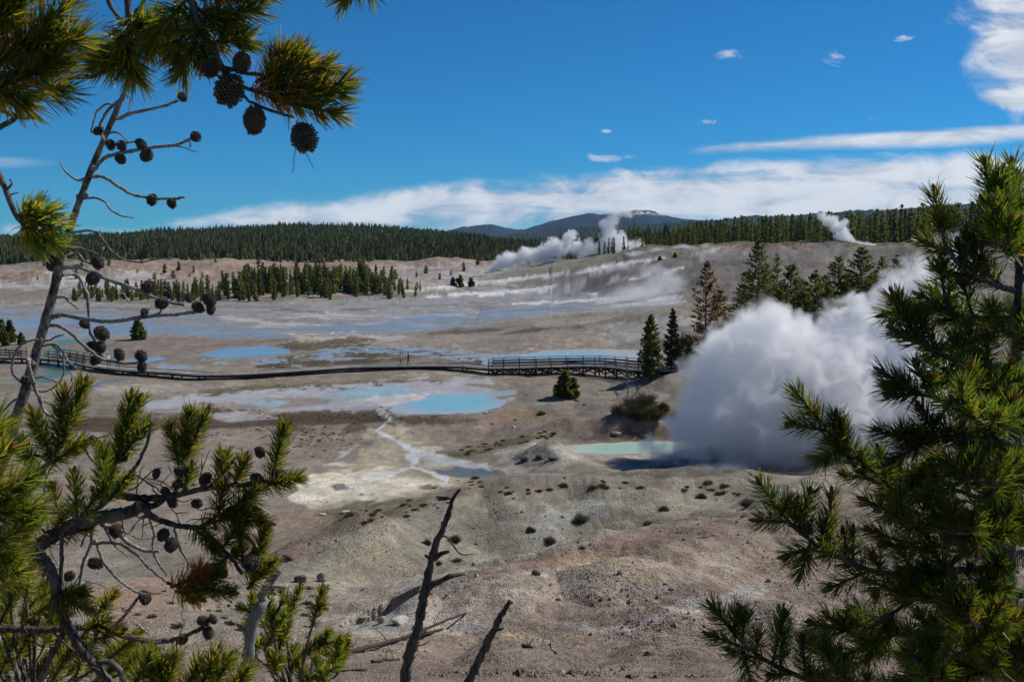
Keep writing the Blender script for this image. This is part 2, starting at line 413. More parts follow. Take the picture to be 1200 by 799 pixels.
def patch(poly, c, op=1.0, blur=3.0, wet=None, warp=6.0, br=None, brk=(0.0, 0.15), squash=0.35):
    """a stain on the ground: outline on the survey, broken up by noise 'br' above a threshold"""
    P = np.array(poly, float); lo = P.min(0) - 25; hi = P.max(0) + 25
    k = np.where((PX > lo[0]) & (PX < hi[0]) & (PY > lo[1]) & (PY < hi[1]) & (Yg > 6))
    if not len(k[0]): return
    d = inpoly(PX[k] + warp * (2.2 * n2[k] + 1.6 * n1[k] + 1.5 * nS2[k]), PY[k] + squash * warp * (1.4 * nS2[k] + 1.3 * n1[k] + 0.8 * n4[k]), poly)
    nz = .55 * n1[k] + .40 * n4[k] + .35 * n2[k]
    m = sstep(.36, .64, np.clip(.5 + d / (2.8 * blur), 0, 1) + .55 * nz) * op
    if br is not None: m = m * sstep(brk[0] - brk[1], brk[0] + brk[1], br[k])
    ALB[k] = ALB[k] * (1 - m[:, None]) + np.array(c) * (1 + 0.12 * n1[k] + 0.10 * n4[k])[:, None] * m[:, None]
    if wet is not None: WET[k] = WET[k] * (1 - m) + wet * m

def strip(path, w, c, op=1.0, blur=2.0, wet=None, warp=3.0, br=None, brk=(0, .15)):
    p = np.array(path, float); s0 = np.gradient(p, axis=0); nrm = np.stack([-s0[:, 1], s0[:, 0]], 1); nrm /= np.linalg.norm(nrm, axis=1)[:, None]
    ww = np.broadcast_to(np.asarray(w, float), (len(p),))[:, None] / 2
    patch(np.vstack([p + nrm * ww, (p - nrm * ww)[::-1]]), c, op, blur, wet, warp, br, brk)

# distant ground, forest floor
patch([(-400, 300), (60, 307), (300, 301), (560, 301), (760, 290), (1500, 284), (1500, 100), (-400, 100)], (0.09, 0.08, 0.05), 0.9, 3)
# red hills and pale faces
patch([(-300, 330), (0, 318), (100, 307), (300, 303), (560, 300), (575, 314), (480, 320), (330, 322), (250, 330), (120, 326), (0, 342), (-300, 350)], (0.31, 0.22, 0.16), 0.8, 3, br=n3, brk=(-.35,.3))
patch([(-300, 335), (30, 328), (110, 314), (170, 318), (260, 330), (300, 345), (90, 345), (-300, 352)], (0.42, 0.40, 0.385), 0.9, 3, br=n3, brk=(-.05, .25))
patch([(380, 322), (470, 312), (560, 308), (620, 312), (560, 330), (480, 336), (400, 330)], (0.36, 0.34, 0.325), 0.95, 3, br=n2, brk=(-.15, .25))
patch([(200, 338), (250, 322), (470, 312), (530, 316), (490, 330), (400, 352), (200, 354)], (0.30, 0.235, 0.195), 0.6, 4, br=n2, brk=(0., .2))
patch([(-300, 342), (40, 338), (95, 340), (90, 348), (-300, 354)], (0.20, 0.16, 0.12), 0.8, 2, br=n2, brk=(-.1, .2))
# pale basin sheet
patch([(-400, 352), (200, 356), (480, 350), (560, 338), (700, 332), (800, 345), (800, 360), (640, 372), (450, 380), (300, 372), (-400, 362)], (0.285, 0.275, 0.265), 0.9, 4, wet=.6)
patch([(-400, 362), (100, 362), (300, 366), (470, 372), (560, 366), (620, 372), (560, 384), (430, 396), (300, 399), (-400, 402)], (0.255, 0.245, 0.23), 0.9, 4, wet=.65)
patch([(-400, 368), (60, 366), (240, 372), (330, 384), (420, 376), (560, 362), (700, 355), (640, 368), (500, 384), (300, 399), (160, 397), (-400, 397)], (0.25, 0.26, 0.265), 0.95, 3, wet=1.0, br=.75 * nS + .35 * n1 + .2 * n4, brk=(-0.14, .16))
patch([(-400, 360), (300, 358), (620, 350), (700, 360), (560, 374), (350, 368), (-400, 372)], (0.17, 0.155, 0.125), 0.8, 3, wet=.5, br=nS2, brk=(0.12, .08))
patch([(250, 372), (420, 366), (560, 362), (560, 372), (450, 380), (300, 384)], (0.42, 0.40, 0.37), 0.8, 3, wet=.2, br=nS2, brk=(0.05, .10))
patch([(60, 380), (95, 378), (100, 384), (66, 386)], (0.28, 0.13, 0.07), 0.8, 2)
# brown bars and tan flats
patch([(110, 397), (200, 393), (310, 398), (300, 406), (235, 412), (120, 412)], (0.225, 0.18, 0.15), 0.95, 3, wet=.0)
patch([(420, 406), (470, 394), (580, 386), (700, 374), (780, 372), (780, 408), (640, 410), (560, 412), (500, 408)], (0.27, 0.235, 0.20), 0.95, 4, wet=0)
patch([(340, 392), (420, 392), (480, 396), (440, 404), (380, 412), (350, 404)], (0.44, 0.40, 0.34), 0.85, 3, wet=0, br=nS2, brk=(-.15, .15))
patch([(455, 392), (520, 387), (600, 384), (690, 383), (680, 389), (560, 392)], (0.09, 0.078, 0.062), 0.85, 2, br=nS2, brk=(-.1, .12))
patch([(690, 380), (760, 375), (800, 372), (800, 400), (720, 398)], (0.36, 0.345, 0.315), 0.8, 5)
patch([(604, 408), (628, 398), (642, 395), (640, 401), (615, 411)], (0.36, 0.22, 0.15), 0.6, 2, br=n1, brk=(-.1, .2))
patch([(600, 412), (622, 404), (640, 400), (628, 407), (610, 414)], (0.55, 0.50, 0.44), 0.8, 1.5, br=n1, brk=(0, .2))
# algae mats with streams through them
patch([(330, 404), (420, 396), (470, 402), (420, 410), (330, 412)], (0.09, 0.072, 0.04), 0.9, 2, br=nS2, brk=(-.08, .1))
patch([(300, 424), (360, 414), (430, 406), (500, 410), (570, 420), (575, 430), (500, 431), (440, 428), (300, 438)], (0.080, 0.064, 0.034), 0.95, 2, br=n2, brk=(-.26, .14))
patch([(190, 428), (260, 420), (340, 420), (420, 404), (470, 398), (500, 408), (560, 414), (600, 420), (560, 426), (480, 416), (430, 424), (340, 432), (260, 438), (200, 436)], (0.27, 0.30, 0.33), 0.95, 2.5, wet=1.0, br=.8 * nS2 + .4 * n1 + .25 * n4, brk=(0.13, .08))
patch([(560, 418), (610, 414), (640, 422), (640, 430), (570, 428)], (0.28, 0.32, 0.36), 0.9, 2, wet=1.0, br=nS2, brk=(-.2, .1))
patch([(70, 398), (115, 398), (140, 410), (135, 424), (60, 424), (40, 414)], (0.075, 0.17, 0.155), 0.9, 4, wet=.9, br=n2, brk=(-.15, .15))
patch([(-60, 462), (20, 446), (60, 424), (100, 430), (70, 446), (20, 462), (-60, 476)], (0.07, 0.15, 0.135), 0.85, 4, wet=.9, br=n2, brk=(-.1, .15))
patch([(0, 420), (60, 432), (60, 440), (0, 442)], (0.20, 0.165, 0.14), .8, 3)
# below the walk
patch([(110, 452), (130, 444), (160, 442), (140, 448), (115, 456)], (0.15, 0.17, 0.20), .9, 2, wet=1)
patch([(70, 458), (200, 452), (300, 446), (300, 450), (160, 462), (60, 470)], (0.34, 0.31, 0.265), .8, 3, br=n2, brk=(-.1, .2))
patch([(230, 458), (320, 450), (440, 444), (570, 444), (560, 450), (420, 455), (250, 466)], (0.11, 0.092, 0.045), .85, 2, br=n2, brk=(-.08, .15))
patch([(440, 440), (560, 438), (580, 446), (430, 450)], (0.33, 0.295, 0.235), .7, 3, br=n1, brk=(0, .2))
patch([(110, 482), (180, 468), (260, 462), (340, 458), (400, 452), (480, 447), (565, 443), (604, 452), (606, 466), (560, 484), (480, 488), (400, 484), (300, 482), (200, 484)], (0.37, 0.37, 0.385), .9, 4, wet=.72, br=nS2, brk=(-.28, .12))
patch([(200, 478), (340, 466), (390, 468), (380, 476), (300, 482), (220, 482)], (0.245, 0.215, 0.185), .85, 3, wet=.25)
patch([(383, 462), (420, 455), (485, 452), (480, 461), (440, 468), (400, 468)], (0.27, 0.45, 0.50), .75, 3, wet=.9)
patch([(280, 474), (300, 470), (345, 472), (320, 478)], (0.27, 0.42, 0.48), .7, 2, wet=.9)
patch([(425, 470), (470, 462), (500, 462), (495, 470), (455, 476)], (0.50, 0.47, 0.46), .8, 3, wet=.4)
patch([(20, 500), (90, 490), (140, 482), (200, 480), (250, 476), (300, 486), (440, 480), (452, 494), (350, 498), (230, 504), (150, 508), (90, 504)], (0.075, 0.05, 0.032), .92, 3, br=n2, brk=(-.22, .15), wet=0)
patch([(160, 500), (300, 495), (450, 490), (470, 502), (350, 512), (200, 515)], (0.085, 0.055, 0.035), .85, 3, br=n1, brk=(.12, .1), wet=0)
patch([(450, 486), (520, 486), (580, 492), (560, 498), (480, 496)], (0.085, 0.058, 0.038), .85, 2.5, br=n2, brk=(-.15, .15), wet=0)
patch([(560, 496), (620, 496), (620, 499), (560, 500)], (0.09, 0.07, 0.05), .8, 1.5)
patch([(240, 484), (300, 482), (330, 490), (270, 494)], (0.36, 0.36, 0.37), .7, 3, wet=.6)
patch([(-300, 512), (100, 510), (330, 506), (420, 512), (436, 540), (370, 562), (350, 590), (200, 610), (-300, 600)], (0.25, 0.212, 0.172), .9, 6, wet=.12)
patch([(360, 590), (372, 562), (418, 540), (425, 512), (440, 500), (470, 500), (505, 522), (560, 545), (610, 552), (560, 568), (500, 582), (420, 596)], (0.38, 0.34, 0.245), .9, 5)
patch([(345, 584), (365, 556), (430, 550), (490, 560), (540, 568), (505, 584), (420, 594), (365, 596)], (0.62, 0.57, 0.46), .9, 4, br=n2, brk=(-.2, .25))
patch([(370, 558), (400, 540), (430, 545), (470, 552), (430, 560)], (0.52, 0.47, 0.36), .75, 4, br=n1, brk=(-.1, .2))
strip([(455, 488), (448, 496), (440, 504), (455, 512), (478, 522), (495, 530), (482, 540), (478, 546), (498, 553), (522, 562), (516, 570)], [5, 5, 4, 4, 5, 11, 9, 5, 5, 6, 5], (0.54, 0.56, 0.59), .95, 2, wet=.6, warp=5)
strip([(482, 546), (470, 552), (455, 556), (430, 558), (410, 566)], [3, 4, 4, 3, 3], (0.50, 0.52, 0.54), .8, 1.5, wet=.6, warp=5)
strip([(500, 530), (515, 538), (540, 544), (575, 548)], [4, 6, 8, 5], (0.42, 0.45, 0.47), .8, 2, wet=.7, warp=5)
strip([(398, 545), (392, 538), (410, 528), (414, 520)], 4, (0.40, 0.40, 0.40), .7, 2, wet=.5)
patch([(480, 532), (520, 530), (540, 545), (500, 548)], (0.40, 0.42, 0.42), .8, 3, wet=.7, br=n1, brk=(-.15, .2))
patch([(496, 550), (530, 545), (590, 552), (600, 558), (540, 560), (510, 556)], (0.10, 0.12, 0.135), .9, 2.5, wet=.9, br=nS2, brk=(-.3, .12))
patch([(394, 570), (412, 568), (416, 573), (400, 575)], (0.12, 0.115, 0.13), .9, 2, wet=.5)
# the brown ridge before the milky pool
patch([(500, 500), (560, 492), (680, 488), (780, 490), (780, 500), (640, 512), (560, 530), (520, 520)], (0.235, 0.185, 0.145), .8, 5)
patch([(520, 532), (560, 524), (600, 512), (640, 506), (655, 504), (620, 516), (560, 534), (535, 538)], (0.075, 0.075, 0.03), .85, 3, br=n1, brk=(-.15, .2))
patch([(650, 512), (700, 502), (765, 498), (800, 500), (790, 514), (740, 516), (680, 518)], (0.13, 0.10, 0.078), .85, 4)  # bank wall behind the pool, its shade painted into the ground colour
patch([(590, 534), (640, 518), (662, 522), (680, 534), (660, 548), (600, 552)], (0.33, 0.30, 0.255), .8, 4)
patch([(606, 540), (622, 530), (650, 530), (654, 538), (640, 544), (616, 546)], (0.07, 0.068, 0.066), .9, 2.5, br=n1, brk=(-.1, .2))
patch([(664, 534), (740, 533), (780, 530), (780, 545), (700, 550)], (0.32, 0.29, 0.24), .7, 3, br=n1, brk=(-.2, .25))
patch([(640, 522), (800, 515), (800, 535), (648, 536)], (0.45, 0.43, 0.38), .5, 4)
patch([(600, 478), (660, 484), (640, 492), (580, 490)], (0.26, 0.16, 0.085), .6, 4)
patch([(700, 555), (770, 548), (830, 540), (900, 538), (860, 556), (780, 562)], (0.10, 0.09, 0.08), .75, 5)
# left valley
patch([(200, 650), (330, 600), (420, 585), (420, 606), (330, 660), (230, 690)], (0.27, 0.20, 0.15), .7, 6, br=n2, brk=(-.2, .3))
patch([(110, 690), (190, 672), (270, 690), (250, 720), (120, 740)], (0.34, 0.20, 0.125), .5, 8, br=n2, brk=(-.1, .3))
patch([(330, 640), (420, 590), (560, 560), (600, 556), (600, 570), (480, 600), (400, 625)], (0.20, 0.165, 0.115), .8, 5)
patch([(340, 620), (420, 590), (520, 570), (500, 590), (400, 620)], (0.105, 0.115, 0.045), .8, 4, br=n1, brk=(.1, .15))
# grey mound
patch([(300, 720), (360, 660), (400, 626), (480, 601), (560, 574), (700, 559), (880, 562), (1000, 556), (1000, 585), (800, 606), (640, 650), (560, 668), (430, 730), (360, 738)], (0.268, 0.244, 0.188), .92, 5)
patch([(480, 612), (600, 585), (720, 575), (700, 610), (560, 655), (470, 680)], (0.235, 0.218, 0.172), .7, 12)  # darker facing slope of the mound, shading put into the colour
patch([(360, 690), (395, 650), (430, 636), (462, 640), (450, 690), (400, 712)], (0.27, 0.245, 0.165), .6, 8, br=n1, brk=(-.2, .3))
patch([(540, 574), (640, 563), (760, 560), (880, 565), (900, 572), (760, 570), (640, 576)], (0.21, 0.17, 0.125), .7, 4, br=n2, brk=(-.1, .2))
patch([(600, 612), (700, 590), (720, 600), (620, 640)], (0.30, 0.30, 0.275), .6, 10)
# red-brown shoulder
patch([(-300, 820), (-300, 770), (140, 752), (330, 745), (420, 735), (545, 690), (565, 668), (640, 652), (720, 629), (800, 606), (900, 590), (1000, 576), (1500, 545), (1500, 860), (-300, 860)], (0.255, 0.202, 0.158), .95, 4)
patch([(-300, 860), (-300, 790), (300, 772), (600, 765), (900, 740), (1500, 700), (1500, 860)], (0.175, 0.138, 0.108), .85, 14)
patch([(380, 690), (470, 680), (560, 674), (700, 655), (860, 645), (900, 660), (800, 690), (650, 700), (590, 738), (500, 745), (400, 748)], (0.33, 0.28, 0.225), .8, 9)
patch([(556, 674), (640, 650), (720, 626), (800, 604), (960, 584), (970, 598), (820, 628), (700, 652), (600, 674)], (0.20, 0.138, 0.108), .7, 4, br=n2, brk=(-.2, .3))
patch([(640, 660), (760, 640), (860, 640), (870, 668), (700, 690)], (0.38, 0.29, 0.16), .45, 8, br=n2, brk=(0, .25))
patch([(560, 730), (650, 718), (720, 735), (680, 750), (600, 748)], (0.40, 0.32, 0.18), .5, 7, br=n1, brk=(0, .25))
strip([(540, 742), (600, 728), (650, 726), (690, 738), (740, 735), (790, 718), (840, 702), (900, 690)], [8, 10, 12, 8, 8, 14, 18, 10], (0.36, 0.335, 0.30), .75, 5, warp=10, br=n1, brk=(-.25, .3))
patch([(860, 640), (930, 630), (1000, 650), (900, 672)], (0.24, 0.175, 0.12), .4, 8)
patch([(404, 742), (418, 716), (450, 706), (490, 704), (494, 728), (462, 742)], (0.30, 0.295, 0.27), .6, 4)
# sinter hill
patch([(640, 345), (700, 318), (780, 298), (860, 288), (1000, 288), (1300, 290), (1300, 360), (900, 360), (800, 340)], (0.178, 0.162, 0.146), .9, 5)
patch([(830, 291), (870, 286), (960, 287), (940, 292), (860, 296)], (0.34, 0.23, 0.15), .7, 2)
patch([(800, 300), (840, 292), (890, 293), (890, 302), (830, 306)], (0.42, 0.41, 0.40), .8, 2, br=n2, brk=(0, .2))
patch([(950, 300), (1100, 295), (1300, 296), (1300, 330), (1000, 330)], (0.23, 0.215, 0.205), .7, 4, br=n2, brk=(0, .3))
for pa, w in (([(470, 342), (540, 334), (610, 327), (680, 319), (730, 309), (780, 301)], 4.0), ([(560, 346), (640, 338), (700, 330), (740, 326), (800, 316)], 4.5), ([(500, 348), (580, 342), (640, 342), (700, 344)], 3), ([(600, 356), (700, 352), (790, 350)], 3)):
    strip(pa, w, (0.62, 0.61, 0.60), .95, .7, warp=1.6, br=n2, brk=(-.45, .2))
patch([(690, 350), (740, 342), (800, 345), (800, 356), (720, 360)], (0.45, 0.45, 0.45), .7, 3, wet=.3)
patch([(750, 380), (800, 374), (830, 374), (800, 384)], (0.42, 0.41, 0.385), .7, 3)
patch([(640, 345), (740, 312), (900, 290), (1300, 290), (1300, 345), (860, 350)], (0.12, 0.10, 0.085), .6, 5, br=fbm(X / 22, Yg / 16, 6, 111), brk=(.08, .22))
ALB *= (1 + (.20 * n1 + .16 * n4 + .14 * n2) * (1 - .7 * WET))[..., None]
ALB = np.clip(ALB, 0.02, 0.75)

i = np.arange(nr - 1)[:, None] * nc; j = np.arange(nc - 1)[None]
Q = np.stack([i + j, i + j + 1, i + nc + j + 1, i + nc + j], -1).reshape(-1, 4)

def ground_material():
    m, nt, out = new_mat('geyser_basin_ground')
    a = N(nt, 'ShaderNodeAttribute', attribute_name='tint'); w = N(nt, 'ShaderNodeAttribute', attribute_name='wet')
    tc = N(nt, 'ShaderNodeTexCoord'); P = tc.outputs['Object']
    wet = w.outputs['Fac']; dry = math_(nt, 'SUBTRACT', 1.0, wet, clamp=True)
    g1 = N(nt, 'ShaderNodeTexNoise', {'Vector': P, 'Scale': 15.0, 'Detail': 8.0, 'Roughness': 0.72})
    g2 = N(nt, 'ShaderNodeTexNoise', {'Vector': P, 'Scale': 0.9, 'Detail': 7.0, 'Roughness': 0.62})
    v = N(nt, 'ShaderNodeTexVoronoi', {'Vector': P, 'Scale': 13.0, 'Randomness': 1.0})
    v2 = N(nt, 'ShaderNodeTexVoronoi', {'Vector': P, 'Scale': 5.0, 'Randomness': 1.0})
    k = math_(nt, 'MULTIPLY_ADD', ramp(nt, g1.outputs[0], 0.3, 0.7), 0.5, 0.75)
    k = math_(nt, 'MULTIPLY', k, math_(nt, 'MULTIPLY_ADD', ramp(nt, g2.outputs[0], 0.3, 0.7), 0.36, 0.82))
    hv = N(nt, 'ShaderNodeSeparateColor', {'Color': v.outputs['Color']})
    k = math_(nt, 'MULTIPLY', k, math_(nt, 'MULTIPLY_ADD', hv.outputs[0], 0.55, 0.72))
    k = math_(nt, 'ADD', math_(nt, 'MULTIPLY', k, dry), math_(nt, 'MULTIPLY', wet, 0.97))
    c = mixc(nt, 1.0, a.outputs['Color'], N(nt, 'ShaderNodeCombineColor', {0: k, 1: k, 2: k}).outputs[0], 'MULTIPLY')
    # scattered pale and dark stones
    st = math_(nt, 'MULTIPLY', math_(nt, 'GREATER_THAN', hv.outputs[1], 0.74), math_(nt, 'LESS_THAN', v.outputs['Distance'], 0.40))
    c = mixc(nt, math_(nt, 'MULTIPLY', math_(nt, 'MULTIPLY', st, dry), 0.7), c, mixc(nt, hv.outputs[2], (0.07, 0.06, 0.052), (0.46, 0.43, 0.385)))
    h = math_(nt, 'ADD', math_(nt, 'MULTIPLY', g1.outputs[0], 0.04), math_(nt, 'MULTIPLY', g2.outputs[0], 0.14))
    h = math_(nt, 'SUBTRACT', h, math_(nt, 'MULTIPLY', ramp(nt, v.outputs['Distance'], 0.0, 0.6), 0.045))
    h = math_(nt, 'SUBTRACT', h, math_(nt, 'MULTIPLY', ramp(nt, v2.outputs['Distance'], 0.0, 0.5), 0.03))
    b = N(nt, 'ShaderNodeBump', {'Height': h, 'Strength': math_(nt, 'MULTIPLY', dry, 0.85), 'Distance': 1.0})
    rough = math_(nt, 'ADD', math_(nt, 'MULTIPLY', dry, 0.9), math_(nt, 'MULTIPLY', wet, 0.17))
    spec = math_(nt, 'MULTIPLY_ADD', wet, 0.18, 0.1)
    p = N(nt, 'ShaderNodeBsdfPrincipled', {'Base Color': c, 'Roughness': rough, 'Normal': b.outputs[0], 'Specular IOR Level': spec, 'IOR': 1.33})
    nt.links.new(p.outputs[0], out.inputs[0]); return m

V = np.stack([X, Yg, Z], -1).reshape(-1, 3)
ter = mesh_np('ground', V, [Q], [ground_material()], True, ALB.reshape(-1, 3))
aw = ter.data.attributes.new('wet', 'FLOAT', 'POINT'); aw.data.foreach_set('value', WET.ravel().astype(np.float32))
tag(ter, kind='structure')

# ------------------------------------------------------------------ pools
def water_mat():
    m, nt, out = new_mat('mineral_water')
    tc = N(nt, 'ShaderNodeTexCoord'); a_ = N(nt, 'ShaderNodeAttribute', attribute_name='tint')
    r = N(nt, 'ShaderNodeTexNoise', {'Vector': tc.outputs['Object'], 'Scale': 5.0, 'Detail': 4.0})
    b_ = N(nt, 'ShaderNodeBump', {'Height': r.outputs[0], 'Strength': 0.12, 'Distance': 0.06})
    p = N(nt, 'ShaderNodeBsdfPrincipled', {'Base Color': a_.outputs['Color'], 'Roughness': .07, 'IOR': 1.33, 'Normal': b_.outputs[0]})
    nt.links.new(p.outputs[0], out.inputs[0]); return m
WATER = water_mat()
WCOL = {'blue': ((0.20, 0.43, 0.43), (0.28, 0.50, 0.49)), 'teal': ((0.27, 0.50, 0.44), (0.36, 0.57, 0.50)), 'milk': ((0.28, 0.44, 0.50), (0.40, 0.50, 0.54)), 'sky': ((0.22, 0.26, 0.28), (0.27, 0.31, 0.33))}
MARGIN = {'blue': (.40, .40, .42), 'teal': (.46, .50, .44), 'milk': (.44, .46, .48), 'sky': (.22, .22, .21)}
for nm, lv, poly in POOLS:
    P = np.array(poly); n0 = len(P)
    Pd = np.vstack([np.linspace(P[k_], P[(k_ + 1) % n0], 12, endpoint=False) for k_ in range(n0)]); c = P.mean(0); VV = [c[None]]
    rings = (.12, .25, .38, .5, .6, .7, .78, .85, .91, .97, 1.04, 1.12)
    for k_ in rings: VV.append(c + (Pd - c) * k_)
    VV = np.vstack(VV); m_ = len(Pd); fq = [(1 + r_ * m_ + k_, 1 + r_ * m_ + (k_ + 1) % m_, 1 + (r_ + 1) * m_ + (k_ + 1) % m_, 1 + (r_ + 1) * m_ + k_) for r_ in range(len(rings) - 1) for k_ in range(m_)]
    ft = [(0, 1 + (k_ + 1) % m_, 1 + k_) for k_ in range(m_)]
    dd = inpoly(VV[:, 0], VV[:, 1], poly) + 1.6 * fbm(VV[:, 0] / 3.0, VV[:, 1] / 2.5, 4, 401)
    edge = (1 - sstep(-.2, 2.2 if nm != 'sky' else .8, dd))[:, None]
    t_ = np.clip(.5 + .9 * fbm(VV[:, 0] / 6, VV[:, 1] / 4, 3, 411), 0, 1)[:, None]
    if nm == 'milk': edge = np.maximum(edge, sstep(.0, 14, VV[:, 0] - np.median(Pd[:, 0]))[:, None] * .8)
    d1, d2 = WCOL[nm]; cc = (np.array(d1) * (1 - t_) + np.array(d2) * t_) * (1 - edge) + np.array(MARGIN[nm]) * edge
    o = mesh_np('water', np.column_stack([VV, np.full(len(VV), lv)]), [fq, ft], [WATER], True, cc); tag(o, kind='structure')

# ------------------------------------------------------------------ far hills
def hill_obj(name, prof, Y, depth, mat, rough=0.0, zbase=2.0, seed=0, spiky=0.0):
    px = np.array([p[0] for p in prof], float); py = np.array([p[1] for p in prof], float)
    xs = np.linspace(px[0], px[-1], 700); ys = np.interp(xs, px, py)
    ys = ys + rough * fbm(xs / 40, xs * 0 + seed, 5, seed) * 1.0
    top = np.array([at(a, b, Y) for a, b in zip(xs, ys)])
    rows = 40; VV = []
    for k in range(rows + 1):
        t = k / rows * 2 - 1                       # -1 near foot, 0 crest, 1 far foot
        s = (1 - abs(t)) ** 1.25
        yy = Y + t * depth
        x = top[:, 0] * (yy / Y) if t < 0 else top[:, 0]
        z = zbase + (top[:, 2] - zbase) * s
        z = z + (top[:, 2] - zbase) * 0.22 * s * (1 - s) * 4 * fbm(x / (depth * .25), np.full_like(x, yy) / (depth * .25), 5, seed + 3)
        if spiky: z = z + spiky * np.abs(fbm(x / 9.0, np.full_like(x, yy) / 9.0, 2, seed + 9)) * (s > 0.02)
        VV.append(np.column_stack([x, np.full_like(x, yy), z]))
    VV = np.vstack(VV); n = len(xs)
    i = np.arange(rows)[:, None] * n; j = np.arange(n - 1)[None]
    q = np.stack([i + j, i + j + 1, i + n + j + 1, i + n + j], -1).reshape(-1, 4)
    o = mesh_np(name, VV, [q], [mat], not spiky); tag(o, kind='structure'); return o

def forest_hill_mat(name, dark, light, snow=None):
    m, nt, out = new_mat(name)
    tc = N(nt, 'ShaderNodeTexCoord'); P = tc.outputs['Object']
    n = N(nt, 'ShaderNodeTexNoise', {'Vector': P, 'Scale': 0.004, 'Detail': 12.0, 'Roughness': 0.7})
    f = N(nt, 'ShaderNodeTexNoise', {'Vector': P, 'Scale': 0.06, 'Detail': 4.0, 'Roughness': 0.7})
    c = mixc(nt, ramp(nt, math_(nt, 'ADD', math_(nt, 'MULTIPLY', n.outputs[0], .5), math_(nt, 'MULTIPLY', f.outputs[0], .5)), .4, .6), dark, light)
    if snow:
        z = N(nt, 'ShaderNodeSeparateXYZ', {'Vector': P})
        k = math_(nt, 'MULTIPLY', ramp(nt, z.outputs[2], snow, snow + 25), ramp(nt, math_(nt, 'ADD', math_(nt, 'MULTIPLY', n.outputs[0], .6), math_(nt, 'MULTIPLY', f.outputs[0], .4)), .49, .55))
        k = math_(nt, 'MULTIPLY', k, ramp(nt, z.outputs[0], 620, 820))
        c = mixc(nt, k, c, (0.8, 0.8, 0.82))
    p = N(nt, 'ShaderNodeBsdfPrincipled', {'Base Color': c, 'Roughness': 0.95, 'Specular IOR Level': 0.05})
    nt.links.new(p.outputs[0], out.inputs[0]); return m
hill_obj('mountain', [(520, 272), (545, 266), (575, 263), (592, 266), (615, 268), (640, 262), (668, 255), (690, 251), (705, 252), (728, 248), (745, 246.5), (765, 249), (785, 254), (820, 258), (880, 262), (960, 266), (1010, 270)], 6800, 1500, forest_hill_mat('mountain_slopes', (0.010, 0.018, 0.026), (0.030, 0.042, 0.05), 195), 4.5, 6, 5)  # bluish base colours carry part of the mountain's distance haze
hill_obj('hill', [(560, 283), (600, 276), (650, 269), (700, 264), (760, 262), (830, 258), (900, 254), (980, 250), (1040, 246), (1090, 242), (1140, 239), (1200, 238), (1320, 243), (1500, 262)], 3300, 800, forest_hill_mat('wooded_slopes', (0.010, 0.018, 0.014), (0.035, 0.05, 0.03)), 2.5, 6, 8, spiky=9)

# ------------------------------------------------------------------ conifers
G_DK = np.array([0.046, 0.070, 0.022]); G_OL = np.array([0.130, 0.132, 0.040]); G_BR = np.array([0.11, 0.055, 0.030])

def conifer_np(h, rad, nwh, nbr, ncl, seed, leaf=(0.28, 0.10), base=0.08, green=G_DK, light=G_OL, ragged=0.35, lean=0.0):
    """branches in whorls; every branch carries small needle clumps. returns crown V, tris, tint and the branch sticks"""
    r = np.random.default_rng(seed); V = []; T = []; Cc = []; n = 0; sticks = []
    gaps = r.uniform(0, 2 * np.pi, 3)
    for w in range(nwh):
        t = base + (1 - base) * (w + r.uniform(-.3, .3)) / nwh
        if t > 0.995: continue
        prof = (1 - t) ** 0.8 * (0.55 + 0.45 * sstep(base, base + 0.22, t)) + 0.03
        for b in range(nbr):
            az = r.uniform(0, 2 * np.pi)
            L = rad * prof * r.uniform(1 - ragged, 1.12)
            if np.cos(az - gaps[w % 3]) > 0.86 and r.random() < .6: L *= 0.5
            droop = (0.22 - 0.85 * t) * L * r.uniform(.6, 1.2)
            d = np.array([np.cos(az), np.sin(az)])
            z0 = t * h
            m = max(3, int(ncl * (0.35 + L / rad)))
            s = np.sqrt(r.uniform(0.03, 1, m))
            px = d[0] * L * s; py = d[1] * L * s
            pz = z0 - droop * s + 0.18 * L * s ** 2
            off = r.normal(0, 1, (m, 3)) * np.array([.10, .10, .055]) * (0.5 + L)
            P = np.stack([px, py, pz], 1) + off * 0.55
            P[:, 0] += lean * P[:, 2]
            a = np.column_stack([np.full(m, d[0]), np.full(m, d[1]), np.full(m, 0.25)]) + r.normal(0, .55, (m, 3))
            a /= np.linalg.norm(a, axis=1)[:, None]
            q = np.cross(a, r.normal(0, 1, (m, 3))); q /= np.linalg.norm(q, axis=1)[:, None]
            ll = leaf[0] * r.uniform(.6, 1.3, m)[:, None] * (0.55 + 0.45 * (1 - t)); lw = leaf[1] * r.uniform(.7, 1.3, m)[:, None]
            A = P - a * ll * .4; B = P + q * lw; D = P + a * ll * .6; E = P - q * lw
            vv = np.stack([A, B, D, E], 1).reshape(-1, 3)
            k = np.arange(m)[:, None] * 4 + n
            T.append(np.hstack([k, k + 1, k + 2, k + 3]))
            mix_ = np.clip(r.normal(0.35, .25, m) + 0.25 * s, 0, 1)[:, None]
            cc = green * (1 - mix_) + light * mix_
            Cc.append(np.repeat(cc, 4, 0)); V.append(vv); n += 4 * m
            sticks.append(((lean * z0, 0, z0), (d[0] * L * .8 + lean * z0, d[1] * L * .8, z0 - droop * .8 + .11 * L)))
    return np.vstack(V), np.vstack(T), np.vstack(Cc), sticks

